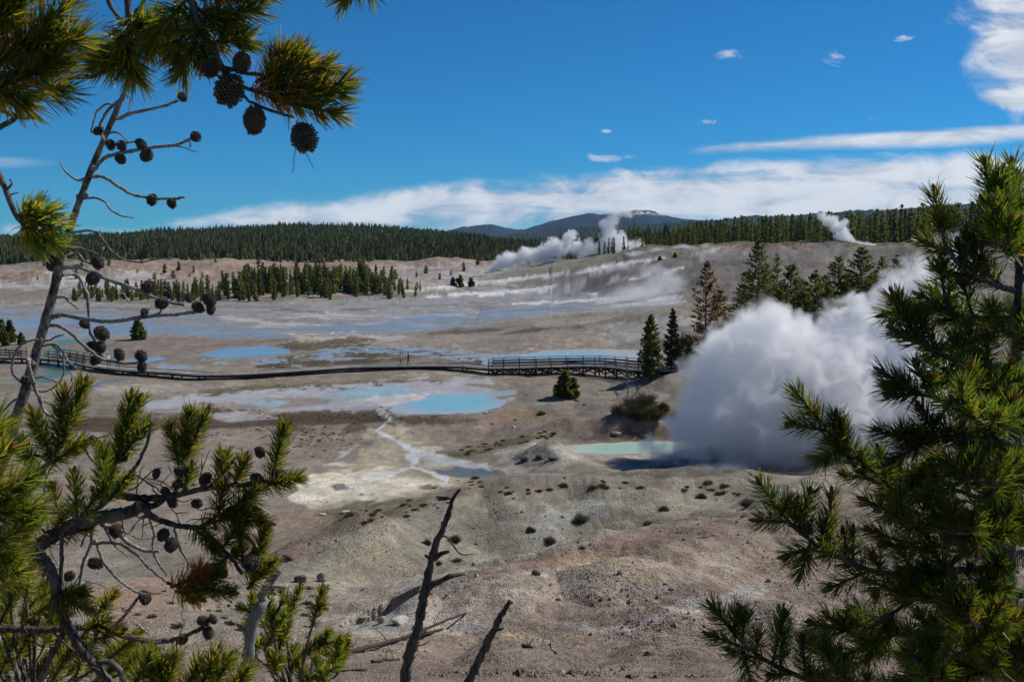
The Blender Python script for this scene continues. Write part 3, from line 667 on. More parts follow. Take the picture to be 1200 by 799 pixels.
def tree_parts(name, h, rad, seed, label, loc, trunk_r=0.11, cat='tree', group=None, nwh=26, nbr=6, ncl=11, leaf=(0.26, 0.07), base=.1, green=G_DK, light=G_OL, ragged=.4, rot=0.0, lean=0.0):
    root = empty(name, loc); root.rotation_euler.z = rot
    V, T, Cc, st = conifer_np(h, rad * 1.5, int(nwh * 1.15), nbr + 1, int(ncl * 2.4), seed, (leaf[0] * 1.5, leaf[1] * 1.7), base, green, light, ragged, lean)
    tb = MB(); zz = np.linspace(-0.3, h * .99, 9)
    tb.tube(np.column_stack([lean * zz + 0.02 * np.sin(zz), 0.02 * np.cos(zz * 1.3), zz]), np.linspace(trunk_r, 0.012, 9), 7)
    for k, (a, b) in enumerate(st):
        if k % 2 == 0: tb.tube([a, (np.array(a) * .5 + np.array(b) * .5), b], [.022, .014, .006], 3, cap=False)
    tb.build('trunk', M_trunk, root, True)
    mesh_np('crown', V, [T], [M_leaf], False, Cc, parent=root)
    tag(root, label, cat, group); return root

def place_px(base, top, Y=None):
    """ground point under a base pixel and the height that reaches the top pixel"""
    g = ground(*base) if Y is None else at(base[0], base[1], Y)
    if Y is not None: g[2] = H(g[0], g[1])
    zt = at(top[0], top[1], g[1])[2]
    return g, zt - g[2]

GM = 'pines around the steam vent'
mid = [
    ('pine_tree', (762, 446), (759, 368), None, 1.3, 'slender green pine beside the railed boardwalk, the one left of a narrower twin', G_DK, G_OL, 28, 7, 10, .36),
    ('pine_tree', (787, 444), (788, 361), 116, .95, 'very narrow dark pine just right of the slender pine at the boardwalk end', G_DK * .8, G_OL * .75, 28, 5, 8, .45),
    ('pine_tree', (826, 425), (828, 307), 118, 2.3, 'reddish-brown dying pine with thin needles left of the big steam cloud', np.array([.075, .045, .030]), np.array([.15, .085, .05]), 26, 6, 9, .45),
    ('pine_tree', (843, 420), (846, 338), 121, 1.8, 'short sparse olive pine pressed against the right side of the reddish dying pine', G_DK, G_OL * .8, 18, 6, 8, .5),
    ('pine_tree', (802, 440), (806, 395), 117, 1.5, 'low bushy pine at the foot of the narrow dark pine by the steam', G_DK, G_OL, 12, 7, 9, .4),
    ('pine_tree', (887, 400), (888, 279), 126, 2.6, 'tallest pine above the left shoulder of the big steam cloud', G_DK * .9, G_OL * .8, 26, 7, 11, .4),
    ('pine_tree', (908, 396), (907, 296), 131, 1.6, 'thin half-bare pine close right of the tallest pine above the steam', G_DK, G_OL * .9, 20, 5, 7, .5),
    ('pine_tree', (925, 392), (924, 308), 124, 2.5, 'broad dark pine rising from the steam between a half-bare pine and a short light pine', G_DK * .85, G_OL * .75, 20, 7, 11, .35),
    ('pine_tree', (953, 390), (953, 316), 127, 2.1, 'short light olive pine in the dip at the centre of the row above the steam', G_DK, G_OL, 18, 7, 10, .4),
    ('pine_tree', (980, 392), (980, 300), 125, 2.6, 'full rounded olive pine at the middle right of the row above the steam', G_DK, G_OL, 20, 7, 11, .35),
    ('pine_tree', (1007, 388), (1008, 290), 127, 2.9, 'widest dark pine with a pointed top in the row above the steam', G_DK * .9, G_OL * .85, 22, 8, 11, .35),
    ('pine_tree', (1031, 385), (1030, 300), 129, 1.9, 'narrow pine wedged right of the widest dark pine above the steam', G_DK, G_OL * .9, 20, 6, 9, .4),
    ('pine_tree', (1049, 380), (1048, 298), 128, 2.0, 'sharp-topped grey-green pine at the right end of the row, half veiled by steam', G_DK, G_OL * .8, 20, 6, 9, .45),
    ('pine_tree', (1070, 378), (1068, 294), 131, 2.2, 'ragged pine last in the row, partly behind the near pine sapling', G_DK, G_OL * .85, 20, 6, 9, .45),
]
for k, (px_, py_, Y_) in enumerate(((872, 318, 134), (896, 312, 138), (916, 330, 130), (938, 326, 136), (942, 338, 122), (966, 322, 136), (970, 336, 122), (992, 320, 136), (996, 340, 121), (1019, 322, 138), (1022, 342, 122), (1040, 326, 137), (1058, 316, 138), (1082, 310, 136))):
    mid.append(('pine_tree', (px_, 392), (px_ + 1, py_), Y_, 1.9, 'lower filler pine among the row of taller pines above the steam', G_DK, G_OL * (.8 + .05 * (k % 5)), 16, 7, 9, .4))
for k, (nm, b, t, Y, rad, lab, gd, gl, nw, nb, nclu, rg) in enumerate(mid):
    g, h = place_px(b, t, Y)
    tree_parts(nm, max(h, 2.5), rad, 100 + k, lab, tuple(g), trunk_r=.05 + h * .011, nwh=nw, nbr=nb, ncl=nclu, green=gd, light=gl, ragged=rg, rot=k * 1.7, group=GM)
g, h = place_px((662, 467), (668, 434))
tree_parts('young_pine', h, .95, 140, 'bushy bright young pine alone on the bank in front of the railed boardwalk', tuple(g), .07, nwh=16, nbr=9, ncl=12, green=G_OL * .7, light=np.array([.13, .125, .03]), ragged=.35, base=.02)
g, h = place_px((672, 466), (677, 442))
tree_parts('young_pine', h, .6, 141, 'small companion sprout grown into the right side of the bushy young pine', tuple(g), .05, nwh=12, nbr=8, ncl=10, green=G_OL * .7, light=np.array([.13, .125, .03]), base=.02)
g, h = place_px((162, 398), (163, 374))
tree_parts('young_pine', h, 1.05, 142, 'small lone pine on the brown island in the shallow streams', tuple(g), .08, nwh=14, nbr=8, ncl=11, base=.02, leaf=(.36, .12))
for k, (b, t, lab) in enumerate((((3, 400), (1, 374), 'pine sapling cut off by the left edge beyond the boardwalk'), ((12, 401), (12, 374), 'tallest of the pine saplings at the far left beyond the boardwalk'),
                            ((7, 405), (8, 389), 'squat bright sapling in front of the far left sapling clump'), ((25, 404), (24, 390), 'small separate sapling right of the far left sapling clump'))):
    g, h = place_px(b, t); tree_parts('pine_sapling', h, h * .20, 150 + k, lab, tuple(g), .06, nwh=11, nbr=7, ncl=9, base=.02, group='saplings at the far left', leaf=(.34, .12), light=G_OL * 1.1)
for k, (b, t, Y, lab) in enumerate((((773, 316), (772, 304), 318, 'small dark conifer alone on the left face of the sinter hill'), ((791, 309), (793, 302), 325, 'tiny conifer near the steaming crest of the sinter hill'),
                            ((829, 322), (829, 306), 270, 'small dark conifer halfway up the sinter hill, right of the thin steam veil'),
                            ((539, 334), (538, 322), 335, 'larger of the small dark conifers by the white runoff across the flats'), ((531, 333), (531, 325), 335, 'bare grey young conifer by the white runoff across the flats'), ((552, 332), (552, 325), 340, 'smaller dark conifer at the right of the pair by the white runoff'))):
    g, h = place_px(b, t, Y); tree_parts('small_conifer', max(h, 1.6), max(h, 1.6) * .3, 160 + k, lab, tuple(g), .08, nwh=9, nbr=6, ncl=7, base=.02, leaf=(.5, .2), group='small conifers on the sinter')

# dead grey trees by the steam
def bare_tree(name, base, top, label, nb=26, Lb=1.0, seed=0, Y=None, r0=.06):
    g, h = place_px(base, top, Y); r = np.random.default_rng(seed); root = empty(name, tuple(g))
    dx = at(top[0], top[1], g[1])[0] - g[0]
    m = MB(); zz = np.linspace(-.2, h, 10); X_ = dx * (zz / h) + .05 * np.sin(zz * 1.4)
    m.tube(np.column_stack([X_, 0 * zz, zz]), np.linspace(r0, .012, 10), 6); m.build('trunk', M_grey, root, True)
    for k in range(nb):
        m = MB(); t = r.uniform(.12, .96); az = r.uniform(0, 6.28); L = Lb * (1.1 - t) * r.uniform(.5, 1.1)
        p0 = np.array([dx * t, 0, h * t]); d = np.array([np.cos(az), np.sin(az), r.uniform(.1, .7)])
        m.tube([p0, p0 + d * L * .5 + (0, 0, .05), p0 + d * L], [.022, .014, .006], 4)
        for q in range(2):
            p1 = p0 + d * L * r.uniform(.3, .8); m.tube([p1, p1 + (d + r.normal(0, .6, 3)) * L * .35], [.010, .004], 3)
        m.build('branch', M_grey, root)
    tag(root, label, 'dead tree'); return root
bare_tree('dead_tree', (735, 487), (734, 412), 'thin bare grey tree standing in front of the boardwalk end', 34, 1.2, 3, 104, .07)
bare_tree('dead_tree', (860, 405), (859, 345), 'bare grey tree between the reddish pine and the tall pine above the steam', 40, 1.5, 4, 128, .07)
bare_tree('dead_tree', (744, 486), (748, 452), 'twiggy grey dead sapling growing out of the dark tangled bush', 40, 1.3, 7, 103, .05)
bare_tree('dead_tree', (724, 488), (722, 458), 'short twiggy grey dead sapling left of the thin bare grey tree', 30, 1.0, 8, 103, .04)
bare_tree('dead_tree', (762, 478), (755, 452), 'short leaning silver stem over the dark brush near the milky pool', 8, .7, 5, 104, .09)
bare_tree('dead_tree', (912, 395), (911, 286), 'tall bare pole of a dead tree beside the thin half-bare pine', 40, 1.3, 6, 134, .10)

# ------------------------------------------------------------------ the grove across the flats and the tree line on the hill
def small_conifer_mesh(name, seed, rel_r, nwh, nbr, ncl, green, light, leaf=.07, base=.06):
    V, T, Cc, st = conifer_np(1.0, rel_r, nwh, nbr, ncl, seed, (leaf, leaf * .38), base, green, light, .45)
    tb = MB(); tb.tube([(0, 0, -.03), (0, 0, .5), (0, 0, .98)], [.016, .010, .002], 5, cap=False)
    tv = np.vstack(tb.v); tq = np.vstack(tb.q)
    return mesh_np(name, np.vstack([V, tv]), [np.vstack([T, tq + len(V)])], [M_leaf, M_trunk], False,
                   np.vstack([Cc, np.tile((.1, .08, .06), (len(tv), 1))]), [0] * len(T) + [1] * len(tq), link=False).data
GROVE = [small_conifer_mesh('grove_conifer', 300 + k, rr, 13, 6, 7, gd, gl, .11) for k, (rr, gd, gl) in enumerate(
    ((.20, G_DK, G_OL), (.24, G_DK * 1.1, G_OL), (.17, G_DK, G_OL * .8), (.28, G_DK * 1.2, G_OL * 1.15), (.22, G_DK * .9, G_OL * .9)))]
def plant(name, me, x, y, h, label, group, cat='tree', w=1.0, rz=None):
    o = bpy.data.objects.new(name, me); col.objects.link(o)
    o.location = (x, y, H(x, y)); o.scale = (h * w, h * w, h); o.rotation_euler.z = random.uniform(0, 6.28) if rz is None else rz
    return tag(o, label, cat, group)
gx = [80, 105, 150, 180, 200, 240, 280, 330, 380, 430, 455, 480, 497]; gh = [4.5, 5, 5.5, 6.0, 5.5, 5.8, 7.6, 8.4, 8.8, 8.0, 6.2, 4.6, 3]
r = np.random.default_rng(5); spots = []
for k in range(104):
    px = 84 + 412 * ((k + r.uniform(0, 1)) / 104)
    dens = np.interp(px, [84, 130, 180, 260, 300, 450, 497], [.95, .85, .95, .95, 1, 1, .9])
    if r.random() > dens: continue
    spots.append((px, r.uniform(339, 352) if px > 260 else r.uniform(347, 354)))
for k in range(66): spots.append((r.uniform(85, 300), r.uniform(343, 354)))
for k in range(120): spots.append((r.uniform(285, 470), r.uniform(331, 345)))
for px, py in spots:
    g = ground(px, py); h = np.interp(px, gx, gh) * r.uniform(.55, 1.12) * .86
    zone = 'at its thin left end' if px < 180 else 'in its sparse left half' if px < 270 else 'in its dense middle' if px < 400 else 'at its tapering right end'
    size = 'tall' if h > 5.8 else 'medium' if h > 4.2 else 'low'
    plant('grove_conifer', GROVE[r.integers(5)], g[0], g[1], h, f'{size} green conifer of the grove across the pale flats, {zone}', f'{size} conifers of the grove, {zone}', w=r.uniform(.62, 1.05))
# scrub conifers scattered on the red hills
for k in range(40):
    px = r.uniform(20, 560); py = r.uniform(308, 328)
    g = ground(px, py)
    if not 250 < g[1] < 700: continue
    zone = 'left of the grove' if px < 200 else 'behind the grove' if px < 420 else 'right of the grove'
    plant('scrub_conifer', GROVE[r.integers(5)], g[0], g[1], r.uniform(1.6, 4.2), f'small scattered scrub conifer on the reddish slope {zone}', f'scrub conifers on the slope {zone}', w=r.uniform(1.1, 1.7))
LINE = [small_conifer_mesh('spruce', 330 + k, rr, 15, 6, 6, gd, gl, .085, .03) for k, (rr, gd, gl) in enumerate(
    ((.15, G_DK * .8, G_OL * .6), (.17, G_DK * .9, G_OL * .7), (.13, G_DK * .8, G_OL * .55), (.19, G_DK, G_OL * .8), (.15, G_DK * .7, G_OL * .6)))]
tops = [(680, 283), (740, 276), (780, 266), (800, 262), (850, 258), (900, 251), (950, 250), (1000, 249), (1060, 243), (1120, 240), (1180, 242), (1240, 240)]
for k in range(285):
    px = 700 + 520 * (k + r.uniform(0, 1)) / 285; Y = r.uniform(372, 470)
    x = (px - 600) / F * Y; zg = H(x, Y); zt = at(px, np.interp(px, *zip(*tops)), Y)[2]
    h = max(4, (zt - zg) * (r.uniform(.62, 1.02) if r.random() < .8 else r.uniform(1.0, 1.10)))
    zone = 'left of the summit steam' if px < 950 else 'around the summit steam' if px < 1030 else 'right of the summit steam'
    size = 'tall' if h > 13 else 'shorter'
    plant('spruce', LINE[r.integers(5)], x, Y, h, f'{size} dark conifer of the tree line behind the sinter hill, {zone}', f'{size} conifers of the tree line, {zone}', w=r.uniform(.55, .9))

# ------------------------------------------------------------------ the far wood, one mass
def far_wood():
    r = np.random.default_rng(77); xs = []; ys = []
    def add(n, px0, px1, Y0, Y1):
        px = r.uniform(px0, px1, n); Y = Y0 + (Y1 - Y0) * r.uniform(0, 1, n) ** 1.0
        xs.append((px - 600) / F * Y); ys.append(Y)
    add(1300, -120, 760, 548, 600); add(4200, -120, 760, 575, 760); add(6500, -150, 760, 740, 1050); add(8500, -150, 720, 1000, 1440); add(2200, -150, 650, 1380, 1480)
    add(1500, 560, 1300, 460, 620); add(1700, 560, 1300, 600, 900)
    x = np.concatenate(xs); y = np.concatenate(ys)
    keep = (fbm(x / 60, y / 60, 3, 7) > -.42) ; x = x[keep]; y = y[keep]
    px = 600 + F * x / y
    y = np.where((px < 700) & (y < 640), y + 14 * fbm(px / 25, px * 0, 3, 4) , y)
    z = H0(x, y)[0]; n = len(x)
    right = px > 700
    h = r.uniform(4.2, 9.0, n) * (1 + .35 * fbm(x / 30, y / 30, 3, 27)) * np.where(right, 1.5, np.where(px > 570, .75, 1.0)); w = h * r.uniform(.19, .30, n)
    tone = np.clip(r.normal(.55, .25, n) + .5 * fbm(x / 40, y / 40, 3, 17), 0, 1)
    dead = r.random(n); h = h * r.uniform(.75, 1.22, n); w = np.where(dead < .05, w * .5, w)
    ns, nt_ = 6, 4
    V = np.zeros((n, nt_ * (ns + 1), 3)); Cc = np.zeros((n, nt_ * (ns + 1), 3)); tri = []
    for t in range(nt_):
        b = t * (ns + 1); f0 = 0.04 + t * .23; f1 = min(1.0, f0 + .36)
        V[:, b, 2] = h * f1; 
        a = r.uniform(0, 6.28, (n, 1)) + np.arange(ns) * 2 * np.pi / ns + r.uniform(-.3, .3, (n, ns))
        rr = (w * (1 - f0) ** .9)[:, None] * np.where(np.arange(ns) % 2 == 0, 1.15, .6) * r.uniform(.7, 1.2, (n, ns))
        V[:, b + 1:b + 1 + ns, 0] = np.cos(a) * rr; V[:, b + 1:b + 1 + ns, 1] = np.sin(a) * rr
        V[:, b + 1:b + 1 + ns, 2] = (h * f0)[:, None] + h[:, None] * r.uniform(-.04, .05, (n, ns))
        for s in range(ns): tri.append((b, b + 1 + s, b + 1 + (s + 1) % ns))
        c0 = (G_DK * .8)[None] * (1 - tone[:, None]) + (G_OL * 1.1)[None] * tone[:, None]
        c0 = np.where((dead < .05)[:, None], np.array([(.13, .11, .10)]), c0)
        Cc[:, b:b + ns + 1] = c0[:, None]
    V += np.stack([x, y, z - .2], 1)[:, None]
    T = (np.array(tri)[None] + (np.arange(n) * nt_ * (ns + 1))[:, None, None]).reshape(-1, 3)
    o = mesh_np('woods', V.reshape(-1, 3), [T], [M_leaf], False, Cc.reshape(-1, 3)); tag(o, kind='stuff')
far_wood()

# ------------------------------------------------------------------ boardwalk
walk_px = [(-70, 409, .75), (0, 416.5, .75), (40, 419, .75), (75, 422, .72), (110, 427, .70), (150, 431.5, .68), (200, 436.5, .62), (245, 438.5, .55), (300, 437, .5), (360, 433.5, .5), (420, 430, .5), (470, 427.5, .5), (510, 427.5, .5), (545, 428.7, .6), (575, 430.5, .8), (620, 430.5, .85), (700, 430.8, .85), (760, 431, .85), (800, 432, .85)]
wp = []
for px, py, dz in walk_px:
    z = 0.0
    for _ in range(12):
        p = atz(px, py, z + dz); z = 0.5 * z + 0.5 * H(p[0], p[1])
        z = float(np.clip(z, -.45, .35))
    wp.append(p)
wp = np.array(wp); wp[:, 2] = np.convolve(np.pad(wp[:, 2], 2, 'edge'), [.15, .2, .3, .2, .15], 'valid')
PW = smooth_path(wp, 1.0)
walk = empty('boardwalk', tuple(PW[len(PW) // 2])); inv = -np.array(walk.location)
tag(walk, 'long weathered timber boardwalk curving across the pale basin floor on posts', 'boardwalk')
T_ = np.gradient(PW, axis=0); T_[:, 2] = 0; T_ /= np.linalg.norm(T_, axis=1)[:, None]; S_ = np.column_stack([-T_[:, 1], T_[:, 0], 0 * T_[:, 0]])   # S_ points away from the eye
hw = 0.95
m = MB()
for k in range(len(PW) - 1):                                 # cross boards, each slightly apart
    nb = 4
    for q in range(nb):
        a = PW[k] + (PW[k + 1] - PW[k]) * (q + .04) / nb; b = PW[k] + (PW[k + 1] - PW[k]) * (q + .96) / nb
        m.add([a - S_[k] * hw + (0, 0, -.05), b - S_[k] * hw + (0, 0, -.05), b + S_[k] * hw + (0, 0, -.05), a + S_[k] * hw + (0, 0, -.05),
               a - S_[k] * hw, b - S_[k] * hw, b + S_[k] * hw, a + S_[k] * hw] + inv, quads=[(4, 5, 6, 7), (0, 3, 2, 1), (0, 1, 5, 4), (1, 2, 6, 5), (2, 3, 7, 6), (3, 0, 4, 7)])
m.build('deck', M_deck, walk)
for s in (-1, 1):
    m = MB(); m.tube(PW + S_ * s * (hw - .06) + (0, 0, .10) + inv, .065, 4); m.build('kerb_rail', M_deck, walk)
    m = MB(); m.tube(PW + S_ * s * (hw - .15) + (0, 0, -.20) + inv, .12, 4); m.build('joist', M_beam, walk)
PXW = project(PW[:, 0], PW[:, 1], PW[:, 2])[0]
for k in range(2, len(PW) - 1):
    if not (-40 < PXW[k] < 800) or k % (2 if PXW[k] > 570 else 4): continue
    tr_ = PXW[k] > 570
    for s in (-1, 1):
        p = PW[k] + S_[k] * s * (hw - .12); m = MB(); g = H(p[0], p[1])
        m.box(p + (0, 0, -.08) + inv, np.array([p[0], p[1], min(g, p[2] - .4) - .25]) + inv, .20, .20, up=(0, 1, 0)); m.build('support_post', M_beam, walk)
railed = lambda px: (-60 < px < 32) or (56 < px < 112) or (573 < px < 770)
idx = [k for k in range(0, len(PW), 2) if railed(PXW[k])]
for k in idx:
    for s in (-1, 1):
        p = PW[k] + S_[k] * s * hw; m = MB(); m.box(p + (0, 0, -.3) + inv, p + (0, 0, 1.12) + inv, .10, .10, up=(0, 1, 0)); m.build('rail_post', M_rail, walk)
for lo_, hi_ in ((-60, 32), (56, 112), (573, 770)):
    kk = [k for k in range(len(PW)) if lo_ < PXW[k] < hi_]
    for s in (-1, 1):
        for zr, hh in ((1.12, .06), (.72, .07), (.38, .07)):
            m = MB()
            for a, b in zip(kk[:-1], kk[1:]): m.box(PW[a] + S_[a] * s * (hw + .03) + (0, 0, zr) + inv, PW[b] + S_[b] * s * (hw + .03) + (0, 0, zr) + inv, .12 if zr > 1 else .045, hh if zr > 1 else .15)
            m.build('handrail' if zr > 1 else 'rail_board', M_rail, walk)
kk = [k for k in range(2, len(PW) - 4, 2) if 574 < PXW[k] < 780]
for k in kk:                                                  # cross braces of the trestle
    for s in (-1, 1):
        a, b = PW[k] + S_[k] * s * hw, PW[k + 2] + S_[k + 2] * s * hw
        for u, v in ((0, 1), (1, 0)):
            m = MB(); m.box(a + (0, 0, -.2 - .7 * u) + inv, b + (0, 0, -.2 - .7 * v) + inv + S_[k] * .03 * (1 if u else -1), .06, .16); m.build('cross_brace', M_beam, walk)
# ------------------------------------------------------------------ people on the boardwalk
def skin_mat(name, c): return plain_mat(name, c, .8, .2, .1, 20)
def person(px, py, label, top, legs, hair, skin=(.42, .26, .19), face=1, stride=.22, h=1.72):
    k = int(np.argmin(np.abs(PXW - px))); p = PW[k] + S_[k] * .1
    s = h / 1.72
    root = empty('person', tuple(p)); root.rotation_euler.z = math.atan2(T_[k][1], T_[k][0]) + (0 if face > 0 else math.pi)
    J = {'pel': (0, 0, .95, .13), 'wai': (0, 0, 1.10, .12), 'che': (.02, 0, 1.32, .145), 'nek': (.02, 0, 1.48, .055), 'hed': (.04, 0, 1.58, .085), 'top': (.03, 0, 1.68, .07),
         'lh': (0, .09, .90, .09), 'lk': (stride * .55, .10, .50, .062), 'la': (stride * .6, .10, .08, .042), 'lt': (stride * .6 + .16, .10, .035, .035),
         'rh': (0, -.09, .90, .09), 'rk': (-stride * .2, -.10, .50, .062), 'ra': (-stride * .9, -.10, .10, .042), 'rt': (-stride * .9 + .15, -.10, .035, .035),
         'ls': (.01, .18, 1.42, .055), 'le': (-.06, .23, 1.16, .042), 'lw': (.06, .22, .93, .032), 'lf': (.10, .21, .84, .03),
         'rs': (.01, -.18, 1.42, .055), 're': (.04, -.23, 1.16, .042), 'rw': (.18, -.20, .96, .032), 'rf': (.23, -.19, .88, .03)}
    E = [('pel', 'wai'), ('wai', 'che'), ('che', 'nek'), ('nek', 'hed'), ('hed', 'top'), ('pel', 'lh'), ('lh', 'lk'), ('lk', 'la'), ('la', 'lt'), ('pel', 'rh'), ('rh', 'rk'), ('rk', 'ra'), ('ra', 'rt'),
         ('che', 'ls'), ('ls', 'le'), ('le', 'lw'), ('lw', 'lf'), ('che', 'rs'), ('rs', 're'), ('re', 'rw'), ('rw', 'rf')]
    names = list(J); me = bpy.data.meshes.new('body')
    me.from_pydata([tuple(np.array(J[n][:3]) * s) for n in names], [(names.index(a), names.index(b)) for a, b in E], [])
    o = bpy.data.objects.new('body', me); col.objects.link(o)
    md = o.modifiers.new('skin', 'SKIN')
    for i_, n in enumerate(names):
        sv = me.skin_vertices[0].data[i_]; sv.radius = (J[n][3] * s,) * 2; sv.use_root = (n == 'pel')
    o.modifiers.new('sub', 'SUBSURF').levels = 1
    dg = bpy.context.evaluated_depsgraph_get(); ev = bpy.data.meshes.new_from_object(o.evaluated_get(dg))
    bpy.data.objects.remove(o); o = bpy.data.objects.new('body', ev); col.objects.link(o); o.parent = root
    ev.materials.clear()
    for mt in (skin_mat('skin', skin), skin_mat('jacket', top), skin_mat('trousers', legs), skin_mat('shoes', (.03, .03, .03))): ev.materials.append(mt)
    for f in ev.polygons:
        x, y, z = np.array(f.center) / s
        f.material_index = 3 if z < .07 else 2 if z < .98 and abs(y) < .17 else 1 if z < 1.46 and not (z < .95 and abs(y) >= .17) else 0
        f.use_smooth = True
    hm = MB(); N_ = 8
    for a in range(4):
        pass
    th = np.linspace(0, np.pi * .55, 5); ph = np.linspace(0, 2 * np.pi, 11)[:-1]
    hv = [(.035 + .10 * np.sin(t) * np.cos(q) - .012, .088 * np.sin(t) * np.sin(q), 1.615 + .105 * np.cos(t)) for t in th for q in ph]
    hq = [(a * 10 + b, a * 10 + (b + 1) % 10, (a + 1) * 10 + (b + 1) % 10, (a + 1) * 10 + b) for a in range(4) for b in range(10)]
    hm.add(np.array(hv) * s, quads=hq); hm.build('hair', skin_mat('hair', hair), root, True)
    tag(root, label, 'person', 'people on the boardwalk')
person(469, 430, 'person in pale pink top and grey trousers on the boardwalk, left of a companion', (.55, .42, .42), (.16, .15, .16), (.10, .06, .04), face=-1, h=1.66)
person(474.5, 430, 'person in a dark jacket and blue jeans walking on the boardwalk beside a paler companion', (.025, .025, .035), (.05, .09, .17), (.02, .016, .012), face=-1, h=1.78)
person(125.5, 428, 'person in white top and navy trousers on the boardwalk, behind the dead pine', (.6, .58, .6), (.03, .04, .09), (.05, .035, .025), h=1.72)
person(136, 428, 'person in blue half hidden by cones of the dead pine', (.10, .15, .30), (.06, .08, .14), (.04, .03, .02), h=1.60)

# ------------------------------------------------------------------ rocks, gravel, brush, logs
def rock_mesh(seed, sub=3, sq=.6):
    import bmesh
    bm = bmesh.new(); bmesh.ops.create_icosphere(bm, subdivisions=sub, radius=1)
    r = np.random.default_rng(seed); dirs = r.normal(0, 1, (9, 3)); dirs /= np.linalg.norm(dirs, axis=1)[:, None]; cut = r.uniform(.55, .9, 9)
    for v in bm.verts:
        p = np.array(v.co)
        for d, c in zip(dirs, cut):
            k = p @ d
            if k > c: p = p - d * (k - c) * .9
        p = p * (1 + .10 * fbm(np.array([p[0] * 3]), np.array([p[1] * 3 + p[2] * 2]), 3, seed)[0])
        v.co = (p[0], p[1] * .85, p[2] * sq)
    me = bpy.data.meshes.new('rock'); bm.to_mesh(me); bm.free(); return me
ROCKM = [wood_mat('grey_rock', (.16, .15, .14), (.40, .38, .35), 6, bump=.6, dist=.05), wood_mat('dark_rock', (.05, .045, .042), (.15, .135, .12), 6, bump=.6, dist=.05), wood_mat('pale_rock', (.36, .34, .31), (.62, .6, .56), 6, bump=.6, dist=.05), wood_mat('brown_rock', (.10, .065, .05), (.27, .18, .14), 6, bump=.6, dist=.05), wood_mat('yellow_rock', (.22, .2, .1), (.45, .42, .3), 6, bump=.6, dist=.05)]
RM = []
for k in range(5):
    me = rock_mesh(500 + k); me.materials.append(ROCKM[0]); RM.append(me)
def rock(px, py, wpx, mat, label, hk=1.0, k=0, group=None, sink=.25):
    g = ground(px, py); rr = wpx / 2 / F * np.linalg.norm(g - (0, 0, EYE))
    me = RM[k % 5].copy(); me.materials.clear(); me.materials.append(ROCKM[mat])
    o = bpy.data.objects.new('rock', me); col.objects.link(o)
    o.scale = (rr, rr * .9, rr * hk); o.location = (g[0], g[1] + rr * .3, g[2] + rr * hk * .6 * (1 - sink * 2)); o.rotation_euler.z = k * 2.1
    tag(o, label, 'rock', group); return o
rock(628, 674, 11, 1, 'single round dark boulder alone on the brown gravel slope', 1.2, 0)
rock(448, 730, 17, 4, 'yellowish boulder in the mouth of the dark hollow', 1.0, 1)
rock(468, 731, 24, 2, 'white flat-topped boulder beside the yellowish one in the dark hollow', .6, 2)
rock(424, 728, 16, 0, 'grey slab at the left lip of the dark hollow', .5, 3)
rock(352, 682, 20, 1, 'dark cracked boulder at the left foot of the grey mound', .9, 4)
rock(363, 690, 9, 3, 'small orange-brown stone touching the dark cracked boulder', .9, 0)
rock(378, 681, 18, 0, 'smooth grey boulder right of the dark cracked boulder', 1.2, 1)
rock(343, 654, 30, 3, 'flat brown ledge rock at the top left edge of the grey mound', .45, 2)
rock(378, 604, 8, 2, 'white stone left of the cream flat, above the grey mound', .8, 3)
rock(405, 601, 14, 2, 'broad flat white stone near the foot of the cream flat', .3, 4)
rock(616, 540, 18, 1, 'black craggy rock on the left of the hump before the milky pool', .7, 1)
rock(634, 537, 16, 1, 'black craggy rock on the crown of the hump before the milky pool', .7, 2)
rock(648, 539, 14, 1, 'black craggy rock on the right of the hump before the milky pool', .7, 3)
rock(742, 505, 14, 1, 'dark block under the bank behind the milky pool', .7, 4)
rock(722, 509, 12, 0, 'grey block lying on the bank behind the milky pool', .7, 0)
rock(755, 511, 13, 0, 'grey block at the waterline of the milky pool near the steam', .6, 1)
rock(602, 501, 5, 2, 'small pale stone on the ridge before the milky pool', .8, 2)
rock(569, 484, 5, 2, 'small pale stone by the near shore of the turquoise pool', .8, 3)
rock(676, 470, 8, 1, 'dark stone in the shade beside the bushy young pine', .6, 0)
for k in range(46):
    px, py, lab, grp = [(r.uniform(650, 900), r.uniform(640, 790), 'stone lying loose on the brown gravel slope', 'stones on the brown gravel slope'), (r.uniform(540, 880), r.uniform(566, 640), 'stone lying on the face of the grey mound', 'stones on the grey mound'),
               (r.uniform(400, 520), r.uniform(560, 625), 'stone among the tufts behind the grey mound', 'stones among the tufts'), (r.uniform(560, 720), r.uniform(440, 500), 'stone on the tan bank below the railed boardwalk', 'stones on the tan bank')][k % 4]
    rock(px, py, r.uniform(2.5, 6), [0, 2, 1, 0][r.integers(4)], 'small ' + lab, .7, k, grp)

